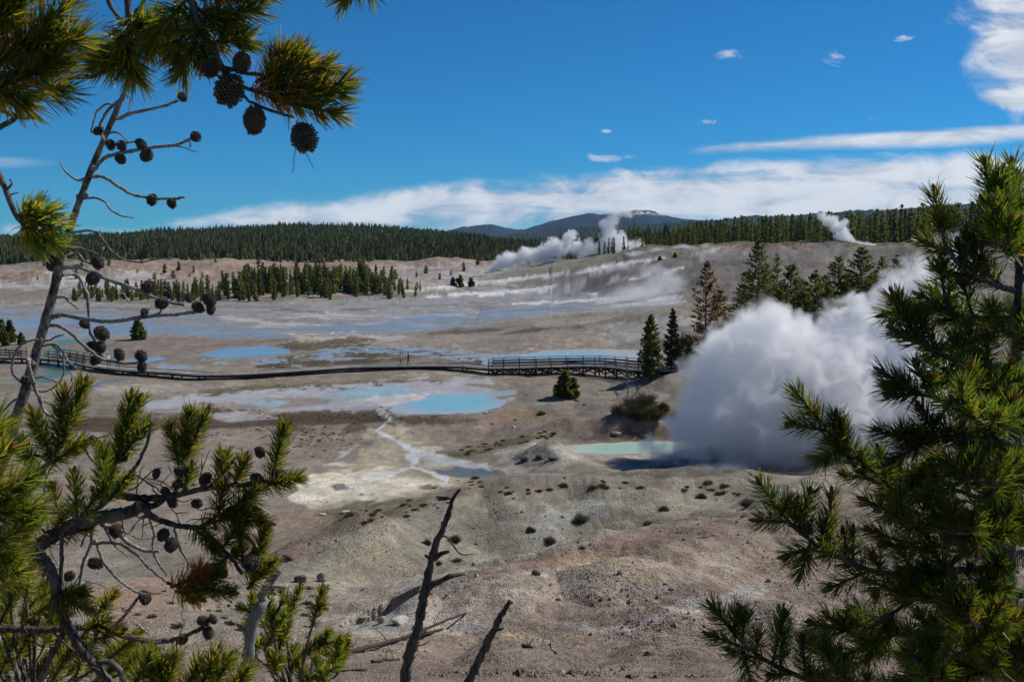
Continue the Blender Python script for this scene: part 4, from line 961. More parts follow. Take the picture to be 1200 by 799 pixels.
def gravel():
    r = np.random.default_rng(9); import bmesh
    n = 26000
    py = 560 + 260 * r.uniform(0, 1, n) ** .9; px = r.uniform(-40, 1240, n)
    Y = np.empty(n); zs = np.empty(n)
    # march all rays together
    d = np.array([ray(a, b) for a, b in zip(px, py)]); ys = np.geomspace(22, 90, 160)
    best = np.full(n, np.nan)
    gxx = (d[:, :1] / d[:, 1:2]) * ys[None]; gzz = EYE + (d[:, 2:] / d[:, 1:2]) * ys[None]
    hh = H0(gxx, np.broadcast_to(ys, gxx.shape))[0]
    hit = (gzz < hh); ok = hit.any(1); ii = hit.argmax(1); Y = ys[ii] * r.uniform(.99, 1.01, n); x = d[:, 0] / d[:, 1] * Y
    x, Y = x[ok], Y[ok]; keep = fbm(x / 3, Y / 3, 3, 3) > -.15; x, Y = x[keep], Y[keep]; n = len(x); z = H0(x, Y)[0]
    base = np.array([(1, 0, 0), (-.9, .3, 0), (0, 1, 0.1), (.1, -1, 0), (.1, .2, .75), (0, 0, -.5)], float)
    tri = np.array([(0, 2, 4), (2, 1, 4), (1, 3, 4), (3, 0, 4), (2, 0, 5), (1, 2, 5), (3, 1, 5), (0, 3, 5)])
    s = .018 + .035 * r.power(.6, n) ** 2 * r.uniform(.4, 1.5, n) + np.where(r.random(n) < .02, r.uniform(.03, .10, n), 0)
    a = r.uniform(0, 6.28, n); B = base[None] * (1 + r.uniform(-.3, .3, (n, 6, 3)))
    Xr = B[..., 0] * np.cos(a)[:, None] - B[..., 1] * np.sin(a)[:, None]; Yr = B[..., 0] * np.sin(a)[:, None] + B[..., 1] * np.cos(a)[:, None]
    V = np.stack([Xr, Yr, B[..., 2]], -1) * s[:, None, None] + np.stack([x, Y, z + s * .2], -1)[:, None]
    T = (tri[None] + (np.arange(n) * 6)[:, None, None]).reshape(-1, 3)
    tone = r.choice(4, n, p=[.4, .25, .2, .15]); pal = np.array([(.22, .18, .15), (.34, .31, .27), (.09, .075, .065), (.26, .17, .13)])
    m, nt, out = new_mat('loose_gravel'); at_ = N(nt, 'ShaderNodeAttribute', attribute_name='tint')
    p = N(nt, 'ShaderNodeBsdfPrincipled', {'Base Color': at_.outputs[0], 'Roughness': .9, 'Specular IOR Level': .15}); nt.links.new(p.outputs[0], out.inputs[0])
    tag(mesh_np('gravel', V.reshape(-1, 3), [T], [m], False, np.repeat(pal[tone] * r.uniform(.7, 1.2, (n, 1)), 6, 0)), kind='stuff')
gravel()

def tuft_mesh(name, seed, n=260, brown=(.10, .075, .045), green=(.075, .075, .035), flat=.7, wd=.055):
    r = np.random.default_rng(seed); m = MB()
    az = r.uniform(0, 6.28, n); el = np.arccos(r.uniform(0.05, 1, n)); L = r.uniform(.55, 1.05, n) if n < 1000 else r.uniform(.25, .75, n) * (1 + .9 * np.clip(fbm(az * 1.3, el * 2.5, 2, seed), -.6, 1))
    d = np.stack([np.sin(el) * np.cos(az), np.sin(el) * np.sin(az), np.cos(el) * flat], 1)
    p0 = d * .12 + r.normal(0, .12, (n, 3)) * (1, 1, 0); p2 = p0 + d * L[:, None] + r.normal(0, .08, (n, 3)); p1 = (p0 + p2) / 2 + r.normal(0, .06, (n, 3))
    q = np.cross(d, r.normal(0, 1, (n, 3))); q /= np.linalg.norm(q, axis=1)[:, None]; q *= wd
    V = np.stack([p0 - q * .6, p0 + q * .6, p1 - q, p1 + q, p2 - q * .3, p2 + q * .3], 1).reshape(-1, 3)
    k = np.arange(n)[:, None] * 6
    Qd = np.vstack([np.hstack([k, k + 1, k + 3, k + 2]), np.hstack([k + 2, k + 3, k + 5, k + 4])])
    f = r.uniform(0, 1, (n, 1)); c = np.array(brown) * f + np.array(green) * (1 - f)
    return mesh_np(name, V, [Qd], [M_brush], False, np.repeat(c, 6, 0), link=False).data
TUFT = [tuft_mesh('brush', 700 + k, 260, b, g_) for k, (b, g_) in enumerate((((.11, .085, .05), (.06, .055, .03)), ((.13, .10, .06), (.075, .065, .035)), ((.085, .075, .045), (.07, .085, .03)), ((.16, .16, .13), (.10, .11, .08))))]
for k, (b, g_) in enumerate((((.085, .07, .05), (.05, .055, .025)), ((.15, .13, .11), (.09, .085, .06)))): TUFT.append(tuft_mesh('thicket', 740 + k, 2600, b, g_, .95, .014))
def brush(px, py, wpx, k, label, group=None, hk=1.0):
    g = ground(px, py); rr = wpx / 2 / F * np.linalg.norm(g - (0, 0, EYE))
    o = bpy.data.objects.new('brush', TUFT[k]); col.objects.link(o); o.location = (g[0], g[1], g[2] - .03); o.scale = (rr, rr, rr * hk); o.rotation_euler.z = px % 6.28
    tag(o, label, 'bush', group); return o
brush(533, 634, 18, 4, 'rounded dark bush on the grey mound just right of the tall charred snag', None, 1.1)
brush(500, 637, 15, 4, 'flattened brown bush on the grey mound just left of the tall charred snag')
brush(622, 622, 15, 4, 'round brown bush alone at the middle of the grey mound face')
brush(645, 635, 18, 5, 'sparse grey bush below the round brown bush on the grey mound')
brush(680, 611, 24, 5, 'widest pale grey bush high on the grey mound face')
brush(778, 598, 16, 4, 'dark brown bush on the right part of the grey mound')
brush(760, 614, 12, 0, 'small brown bush on the lip of the red bank')
brush(822, 583, 16, 4, 'brown bush at the right crest of the grey mound')
brush(876, 592, 20, 5, 'grey bush at the lip of the shoulder, left of the near pine sapling')
brush(536, 657, 12, 3, 'ghostly grey twiggy bush low on the grey mound right of the snag')
brush(514, 660, 10, 3, 'small grey twiggy bush low on the grey mound behind the snag')
brush(682, 642, 9, 2, 'tiny bright green plant on the red bank')
for k in range(60):
    t = r.uniform(0, 1)
    if k < 34: px, py = 545 + 340 * t + r.normal(0, 6), np.interp(t, [0, .3, 1], [582, 566, 568]) + r.uniform(-4, 12); lab, grp = 'low brown tuft along the crest of the grey mound', 'tufts along the mound crest'
    else: px, py = 400 + 170 * t + r.normal(0, 6), 618 - 50 * t + r.uniform(-14, 10); lab, grp = 'low olive tuft on the slope behind the grey mound', 'tufts behind the mound'
    brush(px, py, r.uniform(5, 13), int(r.integers(0, 3)), lab, grp, .6)
for k in range(30):
    px, py = 540 + 110 * r.uniform(0, 1), 0; py = np.interp(px, [540, 590, 650], [529, 518, 507]) + r.uniform(-4, 5)
    brush(px, py, r.uniform(4, 9), 2, 'low green tuft on the dark band before the milky pool', 'tufts before the milky pool', .6)
for px, py, w_, k, lab in ((746, 488, 38, 4, 'dark tangled bush under the thin bare grey tree'), (727, 485, 26, 5, 'yellowish bush at the left foot of the thin bare grey tree'), (766, 490, 34, 4, 'dark brush against the left edge of the big steam cloud'), (756, 474, 30, 5, 'grey twiggy bush above the dark brush by the steam'),
                       (740, 476, 24, 5, 'brown bush behind the thin bare grey tree, above the dark tangled bush'), (634, 486, 12, 2, 'yellow-green tuft on the tan bank below the bushy young pine'), (776, 481, 22, 4, 'olive bush at the very edge of the steam above the milky pool')):
    brush(px, py, w_, k, lab, None, 1.15)
# small plants below the near left pine
for k in range(40):
    px, py = r.uniform(150, 400), r.uniform(690, 740)
    brush(px, py, r.uniform(6, 16), 2 if k % 3 else 1, 'small green plant on the gravel below the near left pine', 'small plants below the near left pine', .8)

# clumps of dark algae by the pool runoff
def algae():
    r = np.random.default_rng(21); P = []
    for (n, x0, x1, y0, y1) in ((900, 280, 460, 478, 500), (420, 120, 420, 494, 512), (120, 450, 560, 487, 496), (300, 330, 560, 408, 428), (120, 340, 480, 396, 406), (90, 230, 430, 446, 462)):
        for a, b in zip(r.uniform(x0, x1, n), r.uniform(y0, y1, n)):
            P.append(atz(a, b, -1.1 if b > 440 else 0.05)[:2])
    P = np.array(P); P = P[fbm(P[:, 0] / 2.5, P[:, 1] / 2.5, 3, 61) + .5 * fbm(P[:, 0] / 9, P[:, 1] / 6, 2, 63) > .02]; n = len(P); z = H0(P[:, 0], P[:, 1])[0]
    th = np.linspace(0, 6.28, 8)[:-1]; ring = np.stack([np.cos(th), np.sin(th), 0 * th], 1)
    base = np.vstack([ring, ring * (.65, .65, 0) + (0, 0, .6), [(0, 0, .8)]])
    f = [(i, (i + 1) % 7, 7 + (i + 1) % 7) for i in range(7)] + [(i, 7 + (i + 1) % 7, 7 + i) for i in range(7)] + [(7 + i, 7 + (i + 1) % 7, 14) for i in range(7)]
    s = .04 + .15 * r.uniform(0, 1, n) ** 2; V = base[None] * (1 + r.uniform(-.3, .3, (n, 15, 3))) * np.stack([s * 1.4, s, s * .55], -1)[:, None] + np.column_stack([P, z - .02])[:, None]
    T = (np.array(f)[None] + (np.arange(n) * 15)[:, None, None]).reshape(-1, 3)
    tag(mesh_np('moss', V.reshape(-1, 3), [T], [plain_mat('dark_moss', (.065, .045, .028), .9, .1, .4, 3)], True), kind='stuff')
algae()

def log(name, a, b, rpx, label, cat, mat=M_log, lift=.6, twigs=0):
    A = ground(*a); B = ground(*b); rr = rpx / F * A[1]
    P = np.linspace(A, B, 14); rn = np.random.default_rng(int(a[0]))
    for p in P: p[2] = max(H(p[0], p[1]), p[2]) + rr * lift
    P[:, 2] = np.interp(np.arange(14), [0, 13], [P[0, 2], P[-1, 2]]) * .7 + P[:, 2] * .3
    P += rn.normal(0, rr * .12, P.shape)
    root = empty(name, tuple(A)); m = MB(); m.tube(P - A, np.linspace(rr, rr * .6, 14) * (1 + rn.uniform(-.12, .12, 14)), 8)
    m.build('trunk', mat, root, True)
    for k in range(twigs):
        p = P[rn.integers(2, 12)] - A; m = MB(); d = rn.normal(0, 1, 3); d[2] = abs(d[2]) * .6; d /= np.linalg.norm(d)
        m.tube([p, p + d * rr * 4, p + d * rr * 8 + rn.normal(0, rr, 3)], [rr * .3, rr * .2, rr * .08], 4); m.build('stub', mat, root)
    tag(root, label, cat); return root
log('fallen_log', (402, 767), (519, 738), 3.3, 'nearer of two dark fallen logs lying behind the tall charred snag', 'log', twigs=2)
log('fallen_log', (468, 750), (546, 719), 2.5, 'farther and thinner dark fallen log, beside the dark hollow', 'log', twigs=1)
log('fallen_branch', (613, 757), (652, 766), 2.4, 'short charred branch lying on brown gravel right of the short snag', 'branch', twigs=4)
log('fallen_branch', (375, 789), (430, 785), 1.8, 'thin dark branch lying below the near fallen log', 'branch', twigs=2)
log('fallen_branch', (436, 776), (468, 773), 2.2, 'charred splintered branch piece below the near fallen log', 'branch', twigs=5)
log('fallen_branch', (800, 633), (838, 627), 1.4, 'thin dead branch lying on the red bank', 'branch', M_deadbark, twigs=3)

# ------------------------------------------------------------------ charred snags close by
def limb(pts, Y, rad, step=.03, jit=.1, seed=0):
    """pts are survey pixels (px,py[,dY]); returns a smooth wood path with radii"""
    P = np.array([at(p[0], p[1], Y + (p[2] if len(p) > 2 else 0)) for p in pts])
    Q = smooth_path(P, step); R = np.interp(np.linspace(0, 1, len(Q)), np.linspace(0, 1, len(rad)), rad)
    rn = np.random.default_rng(seed); R = R * (1 + rn.uniform(-jit, jit, len(R)))
    return Q, R
def to_ground(Q, R):
    p = Q[0]; d = Q[0] - Q[min(6, len(Q) - 1)]; d = d / np.linalg.norm(d); d[2] = min(d[2], -.5); out = []
    while p[2] > H(p[0], p[1]) - .15 and len(out) < 400:
        p = p + d * .08; out.append(p)
        d = d * .97 + np.array([0, 0, -1.]) * .03
    if not out: return Q, R
    return np.vstack([np.array(out)[::-1], Q]), np.concatenate([np.full(len(out), R[0] * 1.06), R])
def snag(name, Y, trunk, rad, branches, mat, label, seed=0, stubr=None):
    Q, R = limb(trunk, Y, rad, .05, .20, seed); Q = Q + np.random.default_rng(seed).normal(0, .006, Q.shape); Q, R = to_ground(Q, R)
    root = empty(name, tuple(Q[0])); m = MB(); m.tube(Q - Q[0], R, 10); m.build('trunk', mat, root, True)
    for k, (pts, rb) in enumerate(branches):
        q, rr = limb(pts, Y, rb, .04, .2, seed + k + 1); m = MB(); m.tube(q - Q[0], rr, 7); m.build('branch', mat, root, True)
    tag(root, label, 'dead tree'); return root
u = 11.5 / F
snag('charred_snag', 11.5, [(474, 803), (479, 769), (489, 739), (496, 700), (503, 668), (510, 641), (521, 614), (530, 586), (539, 573)], [7 * u, 6.8 * u, 6.2 * u, 5.6 * u, 4.8 * u, 4.4 * u, 4 * u, 3.2 * u, 1.4 * u],
     [([(497, 700), (505, 686), (516, 681), (528, 675), (544, 672, .1)], [4.2 * u, 3.6 * u, 3.2 * u, 2.2 * u]), ([(509, 655), (516, 649), (526, 646, -.1)], [3.6 * u, 3 * u, 1.8 * u]), ([(508, 656), (502, 653), (498, 650)], [2.6 * u, 2 * u, 1.4 * u]),
      ([(514, 627), (523, 629, -.1), (530, 637, -.2), (540, 649, -.25), (555, 649, -.3)], [1.1 * u, 1.0 * u, .9 * u, .6 * u]), ([(527, 583), (519, 584), (512, 582, .2)], [2.4 * u, 2.4 * u, 1.8 * u]), ([(492, 735), (487, 733), (483, 735)], [1.5 * u, .8 * u]), ([(486, 757), (496, 755), (504, 750)], [.9 * u, .5 * u])],
     M_char, 'tall charred snag with forked side branches standing on the slope at bottom centre', 31)
u = 10.5 / F
snag('charred_snag', 10.5, [(548, 803), (564, 768), (578, 740), (589, 717), (598, 704)], [5.6 * u, 5.2 * u, 4.6 * u, 3.8 * u, 2.8 * u],
     [([(578, 738), (585, 737), (590, 736)], [2.6 * u, 2 * u, 1.2 * u]), ([(572, 757), (568, 757), (564, 761)], [2 * u, 1.5 * u, .9 * u]), ([(595, 708), (599, 706), (601, 706)], [2 * u, 1.2 * u])],
     M_char, 'short leaning charred snag with a pale broken tip right of the tall one', 47)
u = 3.4 / F
snag('grey_snag', 3.4, [(284, 803), (290, 767), (293, 743), (302, 716), (308, 704), (314, 688), (326, 667)], [7.8 * u, 7.2 * u, 6.8 * u, 6.2 * u, 6.0 * u, 5.6 * u, 4.6 * u],
     [([(292, 745), (286, 738), (278, 730)], [4 * u, 3.2 * u, 2.4 * u]), ([(312, 690), (320, 687), (334, 688)], [3 * u, 2.6 * u, 2.2 * u]), ([(313, 690), (308, 685)], [3.4 * u, 2 * u])],
     M_grey, 'smooth silver-grey broken snag in front of the small near pine', 53)

# ------------------------------------------------------------------ pines close to the eye
NG0 = np.array([.048, .092, .018]); NG1 = np.array([.19, .215, .028]); NY = np.array([.33, .265, .045]); NB = np.array([.42, .18, .06])
MC = None
def cone_mesh(open_=0.3, seed=0):
    r = np.random.default_rng(seed); m = MB()
    n = 190; k = np.arange(n); t = (k + .5) / n
    th = k * 2.39996; zz = t
    prof = np.sin(np.pi * np.clip(zz * .93 + .05, 0, 1)) ** .75 * .40
    core = np.linspace(0, 1, 8)
    m.tube(np.column_stack([0 * core, 0 * core, core]), np.sin(np.pi * np.clip(core * .9 + .07, 0, 1)) ** .8 * .36 + .01, 9)
    for i in range(n):
        d = np.array([np.cos(th[i]), np.sin(th[i]), 0]); s = np.array([-d[1], d[0], 0])
        up = np.array([0, 0, 1.]); R = prof[i]; w = .078 * (.55 + R); o = d * .75 + up * (-.15 + .9 * (t[i] - .4)); o /= np.linalg.norm(o)
        b = d * R * .84 + up * zz[i]; q = np.cross(o, s)
        tip = b + o * (.11 + open_ * .08) * r.uniform(.6, 1.35) ; 
        V = [b - s * w * .7, b + s * w * .7, tip + s * w - q * .03, tip - s * w - q * .03, tip + q * .045 + o * .01, b + q * .05]
        m.add(np.array(V), quads=[(0, 1, 2, 3)], tris=[(3, 2, 4), (0, 3, 4), (2, 1, 4), (0, 4, 5), (4, 1, 5)])
    return m.build('pine_cone', M_cone, None, False, link=False).data
CONES = [cone_mesh(.2, 1), cone_mesh(1.0, 2), cone_mesh(1.6, 3)]
def add_cone(parent, origin, p, L, d, kind):
    o = bpy.data.objects.new('pine_cone', CONES[kind]); col.objects.link(o); o.parent = parent
    d = Vector(d).normalized(); o.rotation_euler = d.to_track_quat('Z', 'Y').to_euler(); k_ = random.uniform(.70, .90); o.scale = (L * k_, L * k_, L * random.uniform(.74, .92))
    o.location = tuple(np.array(p) - np.array(origin) - np.array(d) * L * .5); return o

def shoot_np(p0, p1, n, nl, w, r, yellow=.25, brown=.05, spread=1.0, curl=.25, base_bare=.0):
    """needles set in a spiral round a shoot from p0 to p1"""
    p0 = np.asarray(p0, float); p1 = np.asarray(p1, float); ax = p1 - p0; L = np.linalg.norm(ax); ax /= L
    t = base_bare + (1 - base_bare) * r.uniform(0, 1, n) ** .85
    u = np.cross(ax, (0, 0, 1.)); 
    if np.linalg.norm(u) < .1: u = np.cross(ax, (1., 0, 0))
    u /= np.linalg.norm(u); v = np.cross(u, ax)
    az = r.uniform(0, 2 * np.pi, n)
    ang = np.radians(74 - 40 * t) * spread * r.uniform(.7, 1.25, n)
    rad = np.cos(az)[:, None] * u + np.sin(az)[:, None] * v
    d = np.cos(ang)[:, None] * ax + np.sin(ang)[:, None] * rad + r.normal(0, .07, (n, 3))
    d[:, 2] += .06
    d /= np.linalg.norm(d, axis=1)[:, None]
    ln = nl * r.uniform(.72, 1.1, n)[:, None]
    b = p0 + (ax * L) * t[:, None]
    bend = ax[None] * curl * r.uniform(.2, 1.3, n)[:, None] + r.normal(0, .05, (n, 3))
    m_ = b + d * ln * .5; e = b + (d + bend * .5) / np.linalg.norm(d + bend * .5, axis=1)[:, None] * ln
    q = np.cross(d, r.normal(0, 1, (n, 3))); q /= np.linalg.norm(q, axis=1)[:, None]; q *= w / 2
    V = np.stack([b - q * .8, b + q * .8, m_ - q, m_ + q, e - q * .35, e + q * .35], 1).reshape(-1, 3)
    k = np.arange(n)[:, None] * 6
    Q = np.vstack([np.hstack([k, k + 1, k + 3, k + 2]), np.hstack([k + 2, k + 3, k + 5, k + 4])])
    mixv = np.clip(r.normal(.4, .3, n), 0, 1)[:, None]; c = NG0 * (1 - mixv) + NG1 * mixv
    y = (r.random(n) < yellow * (1.25 - t))[:, None]; c = np.where(y, NY * r.uniform(.7, 1.1, (n, 1)), c)
    bb = (r.random(n) < brown)[:, None]; c = np.where(bb, NB, c)
    c6 = np.repeat(c, 6, 0)
    tipy = np.tile(np.array([0, 0, 0, 0, 1, 1.]), n)[:, None] * .25 * r.uniform(0, 1, (n * 6, 1))
    c6 = c6 * (1 - tipy) + NY * tipy
    return V, Q, c6

class Branch:
    """one limb of a near pine: wood mesh, with needles and cones as its sub-parts"""
    def __init__(s, tree, Y, seed, mat=M_bark): s.t = tree; s.Y = Y; s.r = np.random.default_rng(seed); s.w = MB(); s.n = MB(); s.cones = []; s.mat = mat; s.o = np.array(tree.location); s.seed = seed; s.tone = 1.0
    def pt(s, p): return at(p[0], p[1], s.Y + (p[2] if len(p) > 2 else 0))
    def wood(s, pts, r0, r1, jit=.14, side=6):
        P = np.array([s.pt(p) for p in pts]); Q = smooth_path(P, .012); u = s.Y / F
        R = np.linspace(r0, r1, len(Q)) * u * (1 + s.r.uniform(-jit, jit, len(Q)))
        Q = Q + s.r.normal(0, .0009, Q.shape)
        s.w.tube(Q - s.o, R, side); return Q
    def shoot(s, a, b, n=170, nl=20, **k):
        """a,b are survey pixels; nl is the needle length in survey pixels at this distance"""
        p0 = s.pt(a) if len(np.shape(a)) == 1 and not isinstance(a, np.ndarray) else a
        p1 = s.pt(b) if not isinstance(b, np.ndarray) else b
        s.shoot3(np.asarray(p0), np.asarray(p1), n, nl, **k)
    def shoot3(s, p0, p1, n=170, nl=20, bud=True, **k):
        u = s.Y / F
        V, Q, c = shoot_np(p0, p1, n, nl * u, s.nw * u, s.r, **k)
        s.n.add(V - s.o, quads=Q, tint=c * (np.array([.62, .78, .8]) * s.tone if s.tone < 1 else 1.0))
        s.w.tube(np.array([p0, (p0 + p1) / 2, p1]) - s.o, [2.1 * u, 1.8 * u, 1.3 * u], 5)
        if bud:
            d = (p1 - p0) / np.linalg.norm(p1 - p0)
            for q in range(int(s.r.integers(1, 4))):
                dd = d + (0 if q == 0 else 1) * s.r.normal(0, .25, 3); b0 = p1 + s.r.normal(0, .8 * u, 3) * (q > 0); bs = getattr(s, 'bs', 1.0); L = s.r.uniform(9, 17) * u * bs * (1 if q == 0 else .7)
                s.n.tube(np.array([b0, b0 + dd * L * .3, b0 + dd * L * .8, b0 + dd * L]) - s.o, [2.2 * u * bs, 3.0 * u * bs, 2.3 * u * bs, .7 * u * bs], 6, tint=(.20, .10, .055))
    nw = 1.25
    def side_shoots(s, Q, t0, t1, every_px, length=(34, 60), n=150, nl=20, up=.45, out=.75, fwd=.55, **k):
        u = s.Y / F; seg = np.linalg.norm(np.diff(Q, axis=0), axis=1); cum = np.concatenate([[0], np.cumsum(seg)]); tot = cum[-1]
        d = t0 * tot
        while d < t1 * tot:
            i = min(len(Q) - 2, int(np.searchsorted(cum, d))); T = Q[i + 1] - Q[i]; T /= np.linalg.norm(T)
            o = s.r.normal(0, 1, 3); o -= T * (o @ T); o /= np.linalg.norm(o)
            v = T * fwd + o * out + np.array([0, 0, up]); v /= np.linalg.norm(v)
            L = s.r.uniform(*length) * u * (1.15 - .5 * (d / tot))
            s.shoot3(Q[i], Q[i] + v * L, int(n * s.r.uniform(.75, 1.2)), nl, **k)
            d += every_px * u * s.r.uniform(.6, 1.4)
    def twigs(s, Q, n, L=(18, 55), t0=.1):
        u = s.Y / F
        for _ in range(n):
            i = int(s.r.uniform(t0, .97) * (len(Q) - 1)); p = Q[i]; d = s.r.normal(0, 1, 3) * (1, .7, 1); d /= np.linalg.norm(d); P = [p]; l = s.r.uniform(*L) * u / 4
            for k in range(4):
                d = d + s.r.normal(0, .45, 3); d /= np.linalg.norm(d); p = p + d * l; P.append(p)
            P = smooth_path(np.array(P), .008); s.w.tube(P - s.o, np.linspace(1.15, .45, len(P)) * u, 4)
            if s.r.random() < .55:
                j = len(P) // 2; q = P[j]; e = d + s.r.normal(0, .8, 3); e /= np.linalg.norm(e); s.w.tube(np.array([q, q + e * l * .8, q + e * l * 1.5 + s.r.normal(0, .1, 3) * l]) - s.o, [.8 * u, .6 * u, .35 * u], 4)
    def cone(s, p, lpx=16, d=None, kind=None, stalk=None):
        P = s.pt(p); s.cones.append((P, lpx * s.Y / F, s.r.normal(0, 1, 3) * (.6, .6, .3) + (0, 0, -.6) if d is None else np.array(d, float), int(s.r.integers(0, 3)) if kind is None else kind))
    def done(s, name='branch'):
        b = s.w.build(name, s.mat, s.t, True)
        if s.n.n: s.n.build('needles', M_needle, b, False, True)
        for P, L, d, k in s.cones: add_cone(b, s.o, P, L, d, k)
        return b

def near_tree(name, trunk, Y, r0, r1, label, cat='tree', mat=M_bark, seed=1, lowest=None):
    P = np.array([at(p[0], p[1], Y + (p[2] if len(p) > 2 else 0)) for p in trunk]); Q = smooth_path(P, .03); u = Y / F
    R = np.linspace(r0, r1, len(Q)) * u
    Q, R = to_ground(Q, R)
    rn = np.random.default_rng(seed); R = R * (1 + rn.uniform(-.10, .10, len(R)))
    for k in range(len(Q) // 6): R[rn.integers(0, len(R))] *= 1.18
    root = empty(name, tuple(Q[0])); m = MB(); m.tube(Q - Q[0], R, 12); m.build('trunk', mat, root, True)
    tag(root, label, cat); return root

# --- right: a sapling a few steps away
TR = near_tree('pine_sapling', [(1178, 805), (1178, 700), (1184, 600), (1190, 500), (1191, 400), (1195, 300), (1196, 245), (1190, 215)], 3.2, 12.5, 2.2, 'large near pine sapling with a dark trunk filling the right edge', seed=3)
def rb(seed, dY=0.0):
    b = Branch(TR, 3.2 + dY, seed); b.tone = .99 if seed in (1017, 1019, 1021) else .86; return b  # tone paints sunlight on chosen limbs and keeps the others darker
def std(pts, seed, dY=0, r0=4.5, r1=1.6, t0=.34, every=22, tip=True, n=120, nl=26, length=(34, 58), up=.5, **k):
    b = rb(seed, dY)
    pts = [(TRX(pts[0]), pts[0][1], -dY)] + list(pts[1:]) if abs(pts[0][0] - TRX(pts[0])) < 30 else pts
    Q = b.wood(pts, r0, r1); b.side_shoots(Q, t0, .97, every, length, n, nl, up, **k)
    if tip: b.shoot3(Q[-6] if len(Q) > 6 else Q[0], Q[-1] + (Q[-1] - Q[-4]) / np.linalg.norm(Q[-1] - Q[-4]) * 22 * b.Y / F, int(n * 1.1), nl)
    return b, Q
def TRX(p): return float(np.interp(p[1], [196, 235, 300, 400, 500, 600, 700, 805], [1189, 1196, 1195, 1191, 1190, 1184, 1178, 1178]))
b, Q = std([(1194, 268), (1193, 250), (1191, 232), (1190, 216)], 1001, 0, 3, 1.6, .0, 17, length=(22, 40), up=.9); b.done()
b, Q = std([(1195, 285), (1178, 258), (1163, 240), (1158, 214)], 1002, -.05, 3.2, 1.5, .25, 19, length=(26, 42), up=.8); b.shoot((1170, 250), (1172, 222), 88, 26); b.done()
b, Q = std([(1194, 342), (1165, 333), (1135, 318), (1112, 296), (1103, 268), (1100, 252)], 1003, -.10, 4.2, 1.6, .22, 22, length=(28, 46), up=.7); b.shoot((1150, 325), (1152, 240), 176, 26); b.shoot((1130, 312), (1132, 275), 102, 26); b.done()
b, Q = std([(1195, 300), (1180, 296), (1170, 285), (1165, 262)], 1004, -.2, 3.2, 1.5, .3, 18, up=.7, yellow=.4); b.done()
b, Q = std([(1192, 374), (1150, 371), (1120, 367), (1107, 345), (1104, 318)], 1005, -.05, 4.2, 1.5, .3, 24, length=(26, 44), up=.6); b.shoot((1118, 366), (1082, 348), 102, 26); b.shoot((1140, 371), (1130, 335), 108, 26); b.done()
b, Q = std([(1191, 376), (1150, 374), (1100, 364), (1078, 358), (1060, 362)], 1006, .08, 4, 1.5, .4, 20, length=(24, 38), up=.5); b.done()
b, Q = std([(1190, 432), (1140, 424), (1105, 416), (1075, 395), (1058, 368)], 1007, -.15, 4.8, 1.5, .25, 19, length=(30, 50), up=.6); b.shoot((1082, 400), (1052, 388), 102, 26); b.shoot((1100, 414), (1078, 374), 122, 26); b.done()
b, Q = std([(1189, 462), (1150, 463), (1112, 470), (1080, 462), (1055, 449)], 1008, -.25, 4.2, 1.5, .25, 17, length=(32, 54), up=.45); b.shoot((1090, 465), (1074, 428), 136, 26); b.shoot((1080, 462), (1046, 462), 115, 26); b.done()
b, Q = std([(1190, 450), (1160, 455), (1130, 448), (1108, 436)], 1009, .25, 3.8, 1.5, .2, 18, up=.5); b.done()
b, Q = std([(1188, 520), (1150, 516), (1110, 514), (1080, 520), (1052, 512)], 1010, -.3, 4.6, 1.6, .2, 16, length=(34, 58), up=.4); b.shoot((1100, 514), (1080, 480), 142, 26); b.shoot((1080, 520), (1045, 540), 129, 26); b.done()
b, Q = std([(1187, 545), (1150, 545), (1110, 542), (1085, 548), (1066, 560)], 1011, -.12, 4.2, 1.5, .3, 18, up=.3, yellow=.3); b.done()
b, Q = std([(1189, 490), (1165, 500), (1140, 490), (1120, 480)], 1012, -.45, 3.5, 1.5, .1, 16, up=.6, yellow=.35); b.done()
b, Q = std([(1182, 610), (1140, 602), (1090, 588), (1045, 571), (1012, 556), (988, 528), (966, 500), (948, 478)], 1013, -.10, 5.4, 1.5, .38, 18, length=(26, 46), up=.45); b.shoot((1000, 545), (985, 500), 129, 26); b.shoot((985, 525), (962, 540), 108, 26); b.shoot((970, 505), (930, 497), 129, 26); b.shoot((1040, 570), (1030, 530), 122, 26); b.shoot((1060, 578), (1046, 606), 102, 26); b.done()
b, Q = std([(1180, 668), (1130, 667), (1080, 672), (1020, 668), (972, 646), (935, 622), (912, 598), (902, 584)], 1014, -.25, 5.6, 1.5, .40, 21, length=(26, 46), up=.45)
b.shoot((972, 646), (974, 584), 149, 26); b.shoot((935, 622), (948, 578), 129, 26); b.shoot((950, 634), (938, 672), 136, 26); b.shoot((960, 640), (925, 650), 122, 26); b.shoot((1000, 660), (1000, 628), 81, 26); b.shoot((1020, 668), (975, 688), 122, 26); b.shoot((925, 612), (893, 610), 102, 26); b.cone((943, 621), 16); b.done()
b, Q = std([(1180, 655), (1140, 650), (1100, 640), (1078, 622), (1066, 602)], 1015, -.40, 4.6, 1.6, .25, 17, length=(34, 58), up=.5); b.shoot((1110, 642), (1040, 640), 149, 26); b.tone = .99; b.shoot((1094, 610), (1095, 562), 204, 27, yellow=.35); b.shoot((1070, 640), (1022, 622), 136, 26); b.done()  # raised tone and yellow paint the upright tuft as sunlit
b, Q = std([(1180, 640), (1150, 646), (1120, 655), (1090, 690), (1050, 715), (1010, 740), (978, 736)], 1016, -.15, 4.4, 1.5, .45, 19, length=(26, 46), up=.35); b.shoot((1060, 708), (1085, 670), 129, 26); b.shoot((1040, 722), (1020, 765), 115, 26); b.shoot((1000, 742), (972, 722), 115, 26); b.done()
